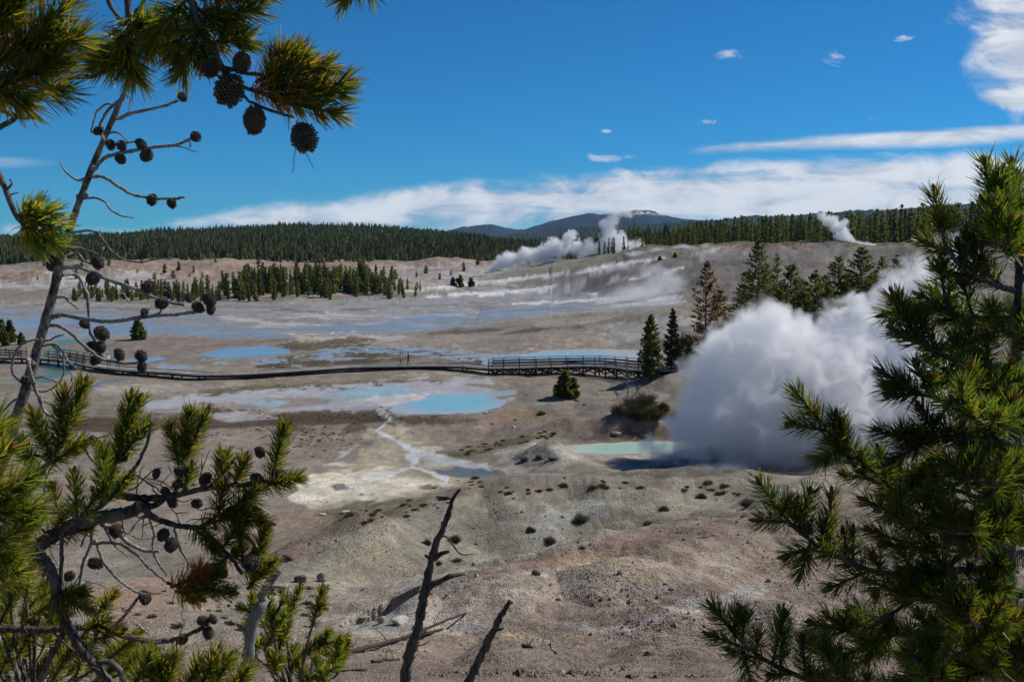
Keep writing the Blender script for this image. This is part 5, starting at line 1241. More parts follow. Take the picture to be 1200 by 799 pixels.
b, Q = std([(1178, 745), (1150, 735), (1130, 722), (1124, 700)], 1017, -.55, 4.6, 1.8, .15, 15, length=(38, 60), up=.6, yellow=.5, nl=25); b.shoot((1130, 740), (1095, 752), 163, 28, yellow=.4); b.done()
b, Q = std([(1178, 775), (1130, 772), (1080, 765), (1045, 760), (1010, 775)], 1018, .2, 4.4, 1.6, .2, 17, length=(30, 54), up=.55, yellow=.3); b.done()
b, Q = std([(1178, 798), (1150, 790), (1120, 798), (1080, 800)], 1019, -.2, 4.4, 1.6, .2, 15, length=(30, 54), up=.7, yellow=.45); b.done()
b, Q = std([(1060, 830), (1000, 812), (945, 795), (900, 775), (870, 752), (850, 730)], 1020, -.35, 5, 1.6, .25, 19, length=(34, 58), up=.55); b.shoot((905, 778), (918, 722), 190, 26); b.shoot((945, 795), (940, 750), 156, 26); b.shoot((880, 762), (836, 745), 122, 26); b.shoot((870, 760), (880, 800), 115, 26)
b.wood([(1060, 830, .0), (1130, 835, .2), (1178, 815, .35)], 5, 6); b.done()
b, Q = std([(1180, 715), (1195, 740), (1215, 760)], 1021, -.3, 5, 2, .1, 14, length=(36, 60), up=.6, yellow=.45, nl=24); b.shoot((1190, 770), (1200, 730), 149, 27, yellow=.45); b.done()
b, Q = std([(1186, 580), (1205, 570), (1230, 560)], 1022, .05, 4.5, 2, .1, 15, up=.4, yellow=.3); b.done()
b, Q = std([(1184, 600), (1200, 612), (1225, 600)], 1023, -.3, 4.5, 2, .1, 14, up=.5); b.done()
b, Q = std([(1190, 480), (1210, 465), (1235, 450)], 1024, .1, 4.5, 2, .0, 13, up=.4, yellow=.3); b.done()
b, Q = std([(1192, 410), (1205, 395), (1230, 380)], 1025, -.1, 4.5, 2, .0, 13, up=.4, yellow=.35); b.done()
b, Q = std([(1194, 330), (1208, 318), (1225, 300)], 1026, 0, 4, 2, .0, 14, up=.5, yellow=.4); b.done()
b, Q = std([(1192, 395), (1170, 388), (1150, 395), (1130, 402)], 1027, .3, 3.6, 1.5, .2, 17, up=.4, yellow=.35); b.done()
b, Q = std([(1188, 560), (1165, 570), (1140, 560), (1120, 568)], 1028, -.5, 4, 1.5, .1, 15, up=.5, yellow=.35); b.done()
b, Q = std([(1179, 690), (1140, 700), (1100, 705), (1065, 700), (1040, 690)], 1040, -0.35, 4.2, 1.5, .2, 15, length=(30, 52), up=.5, yellow=0.25); b.done()
b, Q = std([(1178, 720), (1130, 735), (1085, 742), (1040, 745), (1005, 760)], 1041, -0.05, 4.2, 1.5, .2, 15, length=(30, 52), up=.5, yellow=0.3); b.done()
b, Q = std([(1178, 760), (1140, 760), (1110, 775), (1075, 790)], 1042, -0.5, 4.2, 1.5, .2, 13, length=(30, 52), up=.5, yellow=0.35); b.done()
b, Q = std([(1181, 630), (1140, 625), (1100, 622), (1060, 610), (1035, 596)], 1043, -0.55, 4.2, 1.5, .2, 15, length=(30, 52), up=.5, yellow=0.4); b.done()
b, Q = std([(1184, 590), (1150, 585), (1120, 575), (1090, 585), (1060, 590)], 1044, 0.2, 4.2, 1.5, .2, 15, length=(30, 52), up=.5, yellow=0.25); b.done()
b, Q = std([(1178, 790), (1195, 775), (1225, 765)], 1045, -0.4, 4.2, 1.5, .2, 12, length=(30, 52), up=.5, yellow=0.3); b.done()
b, Q = std([(1178, 740), (1200, 735), (1230, 715)], 1046, 0.1, 4.2, 1.5, .2, 12, length=(30, 52), up=.5, yellow=0.35); b.done()
b, Q = std([(1060, 830), (1020, 810), (985, 790), (965, 765)], 1047, -0.1, 4.2, 1.5, .2, 15, length=(30, 52), up=.5, yellow=0.4); b.done()
b, Q = std([(1120, 830), (1095, 800), (1080, 775)], 1048, -0.6, 4.2, 1.5, .2, 12, length=(30, 52), up=.5, yellow=0.25); b.done()
b, Q = std([(1195, 300), (1225, 290), (1250, 268), (1262, 245)], 1060, 0, 4.4, 1.5, .35, 19, length=(28, 48), up=.5); b.done()
b, Q = std([(1191, 400), (1235, 396), (1275, 380), (1300, 352)], 1061, -0.1, 4.4, 1.5, .35, 19, length=(28, 48), up=.5); b.done()
b, Q = std([(1189, 505), (1240, 505), (1295, 490), (1330, 455)], 1062, 0.1, 4.4, 1.5, .35, 19, length=(28, 48), up=.5); b.done()
b, Q = std([(1184, 600), (1250, 600), (1310, 590), (1350, 560)], 1063, -0.1, 4.4, 1.5, .35, 19, length=(28, 48), up=.5); b.done()
b, Q = std([(1179, 690), (1250, 695), (1320, 690), (1380, 650)], 1064, 0.05, 4.4, 1.5, .35, 19, length=(28, 48), up=.5); b.done()
b, Q = std([(1178, 770), (1260, 775), (1330, 770), (1390, 740)], 1065, -0.1, 4.4, 1.5, .35, 19, length=(28, 48), up=.5); b.done()
b, Q = std([(1189, 520), (1230, 530), (1270, 535)], 1066, 0.35, 4.4, 1.5, .35, 19, length=(28, 48), up=.5); b.done()
b, Q = std([(1182, 640), (1220, 650), (1260, 640)], 1067, 0.4, 4.4, 1.5, .35, 19, length=(28, 48), up=.5); b.done()
b = Branch(TR, 3.2, 1029, M_twig)
b.wood([(1183, 618), (1160, 606), (1140, 606), (1125, 614)], 5, 2); b.wood([(1150, 606), (1140, 590), (1128, 585)], 2.4, 1)
b.wood([(1180, 652), (1160, 662), (1135, 668)], 4.6, 2.5)
for k in range(16):
    x, y = b.r.uniform(1120, 1182), b.r.uniform(600, 618); b.wood([(x, 606 + .1 * (x - 1150)), (x + b.r.uniform(-18, 8), y + b.r.uniform(-14, 14)), (x - b.r.uniform(8, 34), y + b.r.uniform(-20, 20))], 1.1, .5)
b.done('dead_branch')
b = Branch(TR, 3.2, 1030, M_twig)
b.wood([(1181, 650), (1198, 645), (1225, 638)], 5, 4); b.wood([(1179, 712), (1196, 706), (1225, 700)], 6.5, 6); b.wood([(1178, 735, -.05), (1174, 715, -.06), (1175, 705, -.05)], 5, 2)
b.done('dead_branch')

# --- left: dead pine hung with cones
TS = near_tree('dead_pine', [(-62, 730), (-30, 640), (0, 545), (20, 488), (38, 430), (60, 352), (76, 288), (96, 228), (119, 170), (140, 122), (152, 92), (160, 62)], 3.3, 9.0, 2.2, 'dead leaning pine hung with cones on bare twigs, at left', 'dead tree', M_deadbark, 8)
def db(paths, cones, seed, dY=0):
    b = Branch(TS, 3.3 + dY, seed, M_twig)
    for k, (pts, r0, r1) in enumerate(paths):
        ty = np.linspace(62, 730, 400); tx = np.interp(ty, [62, 92, 122, 170, 228, 288, 352, 430, 488, 545, 640, 730], [160, 152, 140, 119, 96, 76, 60, 38, 20, 0, -30, -62])
        e = np.hypot(tx - pts[0][0], ty - pts[0][1]); i = int(e.argmin())
        if e[i] < 24: j = min(399, i + int(e[i] * .3)); pts = [(tx[j], ty[j], -dY)] + list(pts)
        b.wood(pts, r0, r1)
    for c in cones: b.cone(c[:2], c[2], kind=c[3] if len(c) > 3 else None)
    b.done()
db([([(140, 139), (148, 135), (158, 132), (170, 129), (182, 127), (196, 123), (208, 118)], 2.4, 1.5)], [(215, 115, 13, 2)], 2001)
db([([(145, 115), (135, 122), (125, 132), (118, 145), (117, 155), (122, 165)], 2.2, 1.2), ([(140, 127), (126, 122), (116, 128), (110, 140), (107, 155)], 1.3, 1)], [(114, 154, 14, 0)], 2002)
db([([(137, 155), (144, 160), (150, 166)], 1.5, .9), ([(151, 113), (153, 122), (150, 132)], 1, .6)], [], 2003)
db([([(112, 197), (118, 189), (128, 183), (150, 178), (180, 173), (205, 170), (216, 166), (225, 163)], 2.8, 1.6), ([(205, 171), (218, 174), (231, 178)], .9, .5), ([(219, 165), (223, 168), (222, 173)], 1.1, .8), ([(148, 168), (158, 166), (166, 165)], 1.4, 1), ([(120, 160), (128, 172), (140, 168)], 1.6, 1.2)],
   [(231, 161, 13, 2), (170, 184, 19, 0), (166, 170, 15, 1), (142, 187, 16, 0), (143, 172, 14, 1), (130, 171, 13, 2)], 2004, -.05)
db([([(118, 207), (128, 211), (140, 219), (155, 228), (170, 231), (185, 233), (200, 233), (216, 231)], 2.2, 1.6)], [(178, 235, 14, 1), (202, 240, 14, 1)], 2005)
db([([(108, 207), (100, 210), (91, 211), (82, 206), (74, 198), (71, 190)], 2, .9)], [], 2006)
db([([(104, 229), (98, 226), (92, 228), (90, 232), (94, 235)], 1.9, 1), ([(98, 226), (98, 218), (97, 212)], 1.2, .8)], [], 2007)
db([([(110, 232), (122, 236), (131, 247), (143, 253), (157, 255)], 1.7, .9)], [], 2008)
db([([(98, 271), (112, 272), (122, 283), (133, 297), (148, 305), (166, 307), (182, 304), (200, 302)], 2, .7)], [], 2009, -.05)
db([([(90, 297), (98, 305), (108, 308), (115, 304), (119, 297), (121, 290)], 2, 1.2), ([(92, 290), (104, 294), (116, 298)], 1.4, 1)], [(115, 309, 16, 1)], 2010, .04)
db([([(76, 314), (90, 313), (110, 320), (125, 327), (140, 332), (165, 341), (190, 352), (215, 358)], 3.4, 1.7), ([(143, 334), (144, 343), (152, 355)], 1.4, .8)], [(107, 328, 19, 0), (173, 337, 18, 1), (191, 355, 16, 1), (222, 349, 14, 0)], 2011, -.12)
db([([(62, 371), (75, 369), (95, 373), (120, 376), (145, 375), (170, 371), (200, 369), (226, 366), (240, 363)], 3.4, 2), ([(165, 371), (172, 366), (176, 360)], 1.5, .8), ([(182, 369), (188, 365), (190, 358)], 1.6, 1.2)], [(233, 361, 18, 0), (246, 352, 16, 2), (247, 364, 15, 0), (169, 367, 11, 2)], 2012, -.06)
db([([(84, 321), (93, 326), (99, 337), (103, 350), (104, 375), (106, 390), (112, 402), (113, 418)], 2.2, 1.4)], [(101, 381, 15, 0), (120, 392, 19, 1), (105, 407, 15, 0), (118, 408, 16, 1), (112, 422, 17, 0)], 2013, .05)
db([([(62, 381), (74, 384), (86, 393), (95, 402), (106, 411), (118, 420), (132, 424), (150, 426), (166, 424)], 2.4, 1.5)], [(140, 417, 16, 1), (166, 418, 15, 1), (166, 432, 16, 0)], 2014, -.03)
db([([(46, 398), (32, 400), (20, 409), (14, 424), (15, 438), (26, 449)], 1.8, 1.1), ([(60, 404), (70, 414), (75, 428), (73, 442), (64, 453), (50, 459), (34, 456)], 1.3, .9), ([(64, 404), (74, 413), (84, 428), (97, 435)], 1.4, .8)], [(31, 447, 17, 0)], 2015, -.1)
db([([(33, 422), (38, 445), (46, 468), (53, 483), (62, 488), (72, 493)], 3.4, 1.6), ([(50, 442), (60, 445), (75, 452)], 1.4, .8), ([(84, 447), (85, 440), (82, 436)], 1.2, .7)], [], 2016, -.18)
db([([(27, 464), (14, 471), (4, 481), (-8, 492)], 1.8, 1), ([(22, 470), (18, 478), (20, 487)], 1.2, .6), ([(52, 470), (62, 476), (75, 484)], 1.4, .8)], [], 2017)
db([([(74, 348), (83, 355), (92, 362)], 1.6, 1), ([(57, 399), (66, 395), (75, 391)], 1.6, 1), ([(64, 330), (60, 340), (62, 352)], 1.5, .8)], [], 2018)
db([([(74, 296), (64, 302), (58, 307)], 2, 1.4), ([(80, 285), (76, 290), (74, 294)], 2, 1.4)], [(65, 303, 17, 1), (60, 312, 15, 0), (75, 291, 15, 1)], 2019, -.08)

# --- left: live pine whose limbs reach into the frame
TL = near_tree('lodgepole_pine', [(-170, 830), (-165, 700), (-150, 560), (-140, 430)], 2.9, 34, 26, 'living pine at lower left, cone-studded limbs reaching in from beyond the frame', seed=12)
def lb(seed, dY=0, mat=M_bark): return Branch(TL, 2.9 + dY, seed, mat)
b = lb(3001)
Q = b.wood([(-152, 700, 0), (-60, 690), (0, 660), (40, 642), (75, 620), (110, 608), (148, 601), (166, 592)], 13, 7, .16, 9)
b.twigs(Q, 16, t0=.4); b.twigs(b.wood([(166, 592), (180, 606), (205, 615), (236, 617), (255, 604), (275, 597)], 4.4, 2.2), 10)
for a_, c_ in (((75, 620), (62, 575)), ((50, 640), (80, 600)), ((20, 650), (40, 610)), ((62, 630), (100, 620)), ((40, 645), (62, 680))): b.shoot(a_, c_, 190, 20, yellow=.3)
b.shoot((236, 617), (285, 598), 275); b.shoot((255, 606), (262, 570), 237); b.shoot((262, 604), (308, 612), 237, yellow=.2); b.shoot((225, 615), (250, 640), 212); b.shoot((270, 598), (300, 572), 225)
b.cone((200, 640), 20, kind=0); b.cone((190, 628), 18, kind=0); b.done()
b = lb(3002, -.1)
b.wood([(72, 622), (95, 606), (120, 592), (140, 572), (160, 545), (172, 520), (178, 492)], 3.6, 1.6); b.shoot((118, 590), (122, 530), 287); b.shoot((95, 605), (130, 560), 275); b.shoot((90, 608), (88, 560), 225); b.shoot((125, 588), (150, 560), 187); b.done()
b = lb(3003, .05)
b.twigs(b.wood([(130, 578), (160, 583), (190, 583), (215, 578), (245, 571), (275, 568), (310, 566)], 5, 2.6), 26); b.wood([(245, 571), (262, 553), (272, 542), (276, 535)], 2.6, 1.6); b.wood([(195, 582), (180, 592), (165, 592)], 3.5, 5)
b.wood([(310, 566), (325, 562), (340, 566)], 2.4, 1.6); b.shoot((318, 560), (334, 500), 412); b.shoot((308, 570), (348, 560), 300, yellow=.3); b.shoot((275, 566), (285, 542), 212); b.shoot((258, 560), (262, 535), 237); b.shoot((285, 568), (300, 600), 187, yellow=.3)
b.shoot((215, 575), (222, 552), 150)
for c in ((305, 531, 15, 1), (212, 552, 16, 1), (207, 568, 16, 0), (195, 577, 15, 0), (203, 590, 15, 0), (240, 562, 18, 1), (232, 590, 15, 0), (302, 562, 18, 0), (312, 566, 14, 0), (330, 557, 14, 1)): b.cone(c[:2], c[2], kind=c[3])
b.done()
b = lb(3004, .1)
b.wood([(205, 578), (210, 560), (214, 545)], 3, 2); b.shoot((213, 550), (222, 485), 412); b.shoot((216, 540), (240, 488), 287); b.shoot((210, 545), (200, 502), 250); b.done()
b = lb(3005, .0)
b.wood([(118, 592), (128, 565), (135, 540), (142, 520)], 3, 2); b.shoot((135, 545), (152, 468), 450); b.shoot((140, 530), (163, 470), 325); b.shoot((138, 540), (172, 500), 250); b.shoot((130, 560), (120, 528), 237); b.cone((144, 536), 14, kind=2); b.done()
b = lb(3006, -.15)
b.wood([(20, 600), (45, 560), (65, 530), (80, 505)], 3.5, 2); b.shoot((70, 525), (98, 452), 525, 22); b.shoot((66, 530), (75, 462), 325, 22); b.shoot((60, 535), (40, 488), 325, 20); b.shoot((45, 560), (25, 520), 275); b.shoot((55, 545), (95, 520), 287); b.cone((57, 536), 17, kind=0); b.wood([(52, 537), (40, 533), (20, 540)], 1.8, 1.2); b.done()
b = lb(3007, .05, M_twig)                        # curling bare twigs under the limb
for pts, r0, r1 in (([(105, 600), (107, 618), (107, 636), (98, 658), (92, 688)], 2.6, 1.6), ([(107, 637), (125, 636), (142, 638), (160, 650), (178, 668), (198, 682), (212, 686)], 2, 1.3), ([(112, 632), (120, 655), (132, 672), (148, 686), (165, 695), (188, 695)], 2, 1.1),
                    ([(176, 608), (181, 625), (179, 643), (186, 660), (196, 673)], 2, 1.3), ([(205, 617), (208, 632), (212, 645), (220, 656), (220, 668)], 2, 1.3), ([(166, 694), (155, 710), (142, 725), (130, 737)], 2, 2.2), ([(118, 613), (138, 625), (152, 637), (170, 645), (186, 645)], 3.2, 2.2), ([(130, 612), (142, 620), (156, 628), (170, 632), (182, 628)], 1.1, .6), ([(122, 618), (135, 640), (150, 652)], 1.1, .6),
                    ([(95, 640), (102, 622), (106, 602)], 1.4, 1), ([(100, 680), (118, 685), (128, 690)], 1, .6), ([(160, 730), (175, 744)], 1.5, 1), ([(60, 520), (75, 516), (95, 522), (110, 540)], 3, 2), ([(75, 514), (88, 495), (96, 478)], 1.8, .8), ([(88, 520), (98, 508), (103, 496)], 1.4, .8), ([(100, 520), (118, 512), (134, 508)], 1.4, .9), ([(52, 546), (56, 570), (62, 590)], 1.3, .8),
                    ([(55, 605), (52, 580), (56, 555), (75, 530), (92, 505)], 1.5, .9), ([(150, 575), (160, 570), (178, 552), (190, 548)], 1.3, .8), ([(160, 578), (162, 560), (168, 545)], 1, .6), ([(140, 566), (155, 556), (180, 570), (192, 580)], 1.2, .8), ([(205, 575), (190, 565), (172, 560)], 1, .6)): b.wood(pts, r0, r1)
for c in ((136, 623, 16, 2), (80, 676, 16, 0), (170, 702, 18, 0), (110, 518, 15, 0), (88, 526, 18, 1), (183, 556, 14, 0), (113, 660, 17, 2)): b.cone(c[:2], c[2], kind=c[3])
b.done('bare_twigs')
b = lb(3008, -.08)
b.twigs(b.wood([(38, 644), (52, 658), (64, 680), (68, 705), (78, 730), (92, 755), (112, 780), (135, 806)], 8, 5, .14, 8), 18); b.wood([(113, 777), (125, 775), (138, 782), (150, 806)], 4, 3.4); b.wood([(78, 731), (60, 770), (44, 806)], 4, 4); b.wood([(72, 620), (72, 650), (70, 690)], 2.6, 2)
b.shoot((72, 695), (96, 694), 212, 20); b.shoot((70, 690), (72, 722), 175, 20); b.shoot((70, 700), (100, 712), 200); b.done()
b = lb(3009, .12)
b.twigs(b.wood([(-150, 745, 0), (-20, 737), (50, 738), (100, 735), (132, 740), (160, 748), (190, 751), (215, 745), (238, 735)], 6, 2.6, .12, 7), 22, t0=.4); b.wood([(182, 751), (184, 770), (192, 785)], 1.3, .8); b.wood([(207, 748), (208, 770)], 1, .6); b.wood([(60, 738), (82, 758), (100, 775)], 1.5, 1)
b.shoot((100, 740), (122, 728), 187); b.shoot((110, 750), (138, 740), 187); b.shoot((95, 750), (110, 770), 175); b.cone((240, 728, 0), 17, kind=0); b.cone((250, 726), 14, kind=0); b.cone((244, 742), 16, kind=1); b.cone((213, 750), 17, kind=0); b.done()
b = lb(3010, .0)
b.wood([(268, 600), (285, 625), (298, 640), (285, 660)], 2.6, 1.6); b.wood([(258, 640), (272, 655), (284, 672)], 3, 2.2); b.wood([(236, 617), (248, 630), (258, 640)], 2.6, 3)
b.shoot((298, 680), (310, 622), 412, yellow=.3); b.shoot((285, 665), (282, 618), 325); b.shoot((290, 690), (318, 660), 275, yellow=.4); b.shoot((262, 640), (288, 605), 325); b.shoot((268, 650), (250, 668), 200); b.cone((294, 662, -.05), 21, kind=1); b.cone((262, 672), 15, kind=0); b.cone((276, 648), 14, kind=0); b.done()
b = lb(3011, -.05)
b.wood([(196, 682), (215, 690), (235, 692), (250, 688)], 2, 1.5); b.shoot((215, 690), (252, 676), 250, yellow=.2); b.shoot((205, 692), (228, 700), 200, 20, yellow=.6, brown=.3); b.shoot((225, 690), (268, 694), 275); b.shoot((248, 684), (252, 676), 75)
b.shoot((200, 688), (242, 670), 212, 21, bud=False, brown=1.0); b.shoot((240, 695), (232, 666), 150, 20, bud=False, brown=1.0); b.done()
b = lb(3012, -.35)
for a_, c_ in (((150, 812), (178, 765)), ((190, 815), (205, 770)), ((215, 815), (232, 778)), ((245, 815), (268, 772)), ((175, 812), (190, 778)), ((262, 815), (290, 785)), ((205, 812), (180, 790)), ((232, 812), (252, 768))): b.shoot(a_, c_, 280, 24, yellow=.45)
b.wood([(-120, 840, .25), (60, 830), (160, 812), (262, 818)], 6, 3); b.done()
b = lb(3014, .25)
for a_, c_ in (((30, 700), (40, 655)), ((10, 690), (25, 640)), ((40, 720), (70, 700)), ((0, 730), (20, 690)), ((60, 760), (62, 715)), ((20, 770), (40, 735)), ((90, 790), (100, 752)), ((130, 770), (160, 745)), ((60, 799), (80, 765)), ((0, 790), (15, 752)), ((140, 790), (165, 765)), ((110, 725), (130, 700))): b.shoot(a_, c_, 220, 19, yellow=.4)
for a_ in ((30, 700), (40, 720), (60, 760), (90, 790), (130, 770), (20, 770), (140, 790), (110, 725)): b.wood([(40, 830, .1), ((a_[0] + 40) / 2, (a_[1] + 830) / 2), a_], 2.6, 1.6)
for a_ in ((10, 690), (0, 730), (0, 790), (60, 799)): b.wood([(40, 830, .1), ((a_[0] + 30) / 2, (a_[1] + 830) / 2), a_], 2.6, 1.6)
b.wood([(-150, 860, .0), (-60, 845), (40, 830, .1)], 7, 4); b.done()
b = lb(3013, -.9)
b.nw = 1.5
for a_, c_ in (((-60, 640), (20, 575)), ((-50, 590), (10, 525)), ((-60, 600), (34, 560)), ((-40, 660), (30, 615)), ((-50, 550), (-2, 498)), ((-70, 640), (10, 655)), ((-60, 700), (20, 670)), ((-50, 610), (40, 595))): b.shoot(a_, c_, 330, 38, yellow=.5)
b.wood([(-210, 680, .6), (-120, 650, .2), (-60, 630)], 8, 5); b.done()

# dim young pine standing behind it, and the small one at the grey snag
def bushlet(name, Y, base, shoots, label, seed, n=210, nl=13, stem=True):
    t = empty(name, tuple(to_ground(*limb([base, (base[0], base[1] - 4)], Y, [.02, .02]))[0][0])); b0 = at(*base, Y) - np.array(t.location)
    m = MB(); m.tube(np.array([(0, 0, -.05), b0 * (.5, .5, .45), b0]), [.022, .018, .012], 7); m.build('trunk', M_bark, t, True)
    r_ = np.random.default_rng(seed)
    for k, (a_, c_) in enumerate(shoots):
        b = Branch(t, Y + r_.uniform(-.3, .3), seed + k); b.bs = .6
        b.wood([(base[0], base[1], Y - b.Y), ((base[0] + a_[0]) / 2 + r_.uniform(-8, 8), (base[1] + a_[1]) / 2 - 4), a_], 2.2, 1.4); b.shoot(a_, c_, n, nl, yellow=.25)
        b.shoot(((a_[0] * .6 + c_[0] * .4), (a_[1] * .6 + c_[1] * .4)), (c_[0] + r_.uniform(-22, 22), c_[1] + r_.uniform(-4, 18)), n // 2, nl, yellow=.25); b.done()
    tag(t, label, 'tree'); return t
bushlet('young_pine', 4.2, (345, 830), [((310, 735), (296, 700)), ((320, 740), (315, 705)), ((335, 735), (352, 688)), ((325, 765), (336, 735)), ((365, 735), (378, 692)), ((340, 790), (345, 760)), ((368, 765), (385, 742)), ((345, 775), (372, 750)), ((375, 790), (405, 758)), ((355, 800), (350, 775)), ((380, 805), (372, 772)), ((300, 770), (290, 735)), ((325, 790), (318, 768)), ((395, 790), (398, 752)), ((310, 760), (335, 720))],
        'small green pine whose tufts surround the silver-grey snag', 4000, 200, 14)
bushlet('young_pine', 4.6, (20, 840), [((10, 760), (5, 715)), ((30, 770), (40, 725)), ((50, 760), (62, 718)), ((0, 720), (10, 680)), ((25, 730), (35, 690)), ((60, 790), (85, 755)), ((40, 800), (55, 770)), ((80, 790), (110, 752)), ((100, 790), (135, 757)), ((10, 800), (0, 760)), ((110, 800), (150, 765)), ((130, 790), (160, 750)), ((70, 770), (78, 735)), ((0, 690), (20, 655)), ((45, 720), (55, 690))],
        'dim young pine growing low behind the thick limbs in the bottom left corner', 4100, 210, 14)

# --- upper left: a nearer pine hanging over the view
TO = near_tree('overhanging_pine', [(-420, 900), (-430, 600), (-440, 300), (-430, 0), (-420, -250)], 1.9, 60, 40, 'pine whose blurred cone-bearing branches hang over the upper left corner', seed=22)
def ob(seed, dY=0): 
    b = Branch(TO, 1.65 + dY, seed); b.nw = 1.7; return b
b = ob(5001, -.15)
b.wood([(-425, 40, .4), (-200, 90, .1), (-40, 110), (10, 90), (50, 55)], 14, 5, .1, 8)
for a_, c_ in (((-30, 110), (60, 70)), ((0, 70), (80, 5)), ((-30, 60), (40, -20)), ((-10, 30), (25, -40)), ((20, 95), (70, 75)), ((-20, 100), (30, 120)), ((-50, 40), (10, 20)), ((30, 60), (92, 45)), ((-10, 80), (55, 35)), ((-60, 90), (0, 60))): b.shoot(a_, c_, 300, 38, yellow=.42, curl=.35)
b.done()
b = ob(5002, .02)
b.wood([(-60, 195, .1), (-5, 153), (18, 138), (30, 122)], 3.5, 3); b.wood([(-20, 118), (0, 128), (20, 137), (47, 138)], 3.2, 2.2); b.shoot((40, 110), (78, 108), 140, 34, bud=False); b.done()
b = ob(5003, .1)
b.wood([(-425, -60, .3), (-150, -110, .1), (60, -80), (140, -30), (150, 20), (148, 62), (130, 80), (105, 90), (80, 91)], 12, 2.4, .1, 8)
b.wood([(118, -30), (130, 8), (146, 30)], 3, 2.2); b.wood([(178, -30), (168, 2), (157, 18)], 3, 2.4)
for a_, c_ in (((150, 20), (150, 78)), ((160, 15), (178, 55)), ((150, 40), (128, 62)), ((155, 30), (196, 30)), ((145, 45), (158, 88)), ((165, 30), (205, 62)), ((140, 72), (112, 76))): b.shoot(a_, c_, 230, 33, yellow=.35, curl=.3)
b.done()
b = ob(5004, .05)
b.wood([(140, -60, .05), (205, -40), (224, -2), (233, 30), (246, 52), (255, 68), (262, 82), (270, 96), (278, 108)], 7, 3, .12, 8); b.wood([(262, 80), (282, 84), (305, 89), (330, 96)], 3.4, 2); b.wood([(276, 104), (292, 118), (318, 130), (345, 138)], 2.4, 1.4); b.wood([(270, 92), (290, 104), (310, 108)], 3, 2)
for a_, c_ in (((228, 5), (205, 68)), ((236, 30), (212, 88)), ((222, -5), (185, 40)), ((232, 20), (240, 70)), ((248, 50), (290, 48)), ((240, 20), (300, 12)), ((235, 0), (320, -12)), ((230, 10), (265, 30)), ((225, -20), (280, -8))): b.shoot(a_, c_, 210, 31, yellow=.2, bud=False)
for a_, c_ in (((300, 98), (352, 62)), ((305, 100), (385, 78)), ((315, 112), (402, 110)), ((310, 105), (372, 100)), ((330, 120), (395, 132)), ((330, 95), (358, 72)), ((340, 118), (405, 94)), ((318, 92), (330, 62))): b.shoot(a_, c_, 230, 29, yellow=.55, brown=.10, bud=False, curl=.45)
b.shoot((292, 104), (330, 120), 130, 22, brown=.8, bud=False)
for c in ((246, 82, 24, 1), (283, 76, 26, 0), (268, 108, 36, 1), (298, 143, 32, 0), (357, 164, 33, 1)): b.cone(c[:2], c[2], kind=c[3], d=(b.r.uniform(-.5, .5), b.r.uniform(-.4, .4), -1))
b.wood([(348, 140), (346, 168), (344, 202)], .7, .4); b.wood([(350, 160), (358, 178), (368, 198)], .7, .4)
b.done()
b = ob(5005, .2)
b.wood([(205, -40, -.15), (330, -70), (420, -40), (428, -25)], 4, 2); b.shoot((428, -25), (402, -2), 130, 28, bud=False); b.shoot((420, -30), (436, -8), 90, 26, bud=False); b.done()
b = ob(5006, .15)
b.wood([(-425, 130, .2), (-120, 120, .05), (-30, 170), (0, 208), (10, 234), (22, 256), (30, 268)], 10, 2.6, .1, 8); b.wood([(8, 222), (14, 216), (12, 210)], 1.5, 1); b.wood([(6, 226), (14, 228), (20, 226)], 1.2, .8)
for a_, c_ in (((22, 252), (60, 250)), ((26, 258), (70, 268)), ((26, 262), (62, 284)), ((24, 256), (42, 244)), ((28, 264), (44, 288))): b.shoot(a_, c_, 150, 26, yellow=.6, bud=False, curl=.5)
b.done()

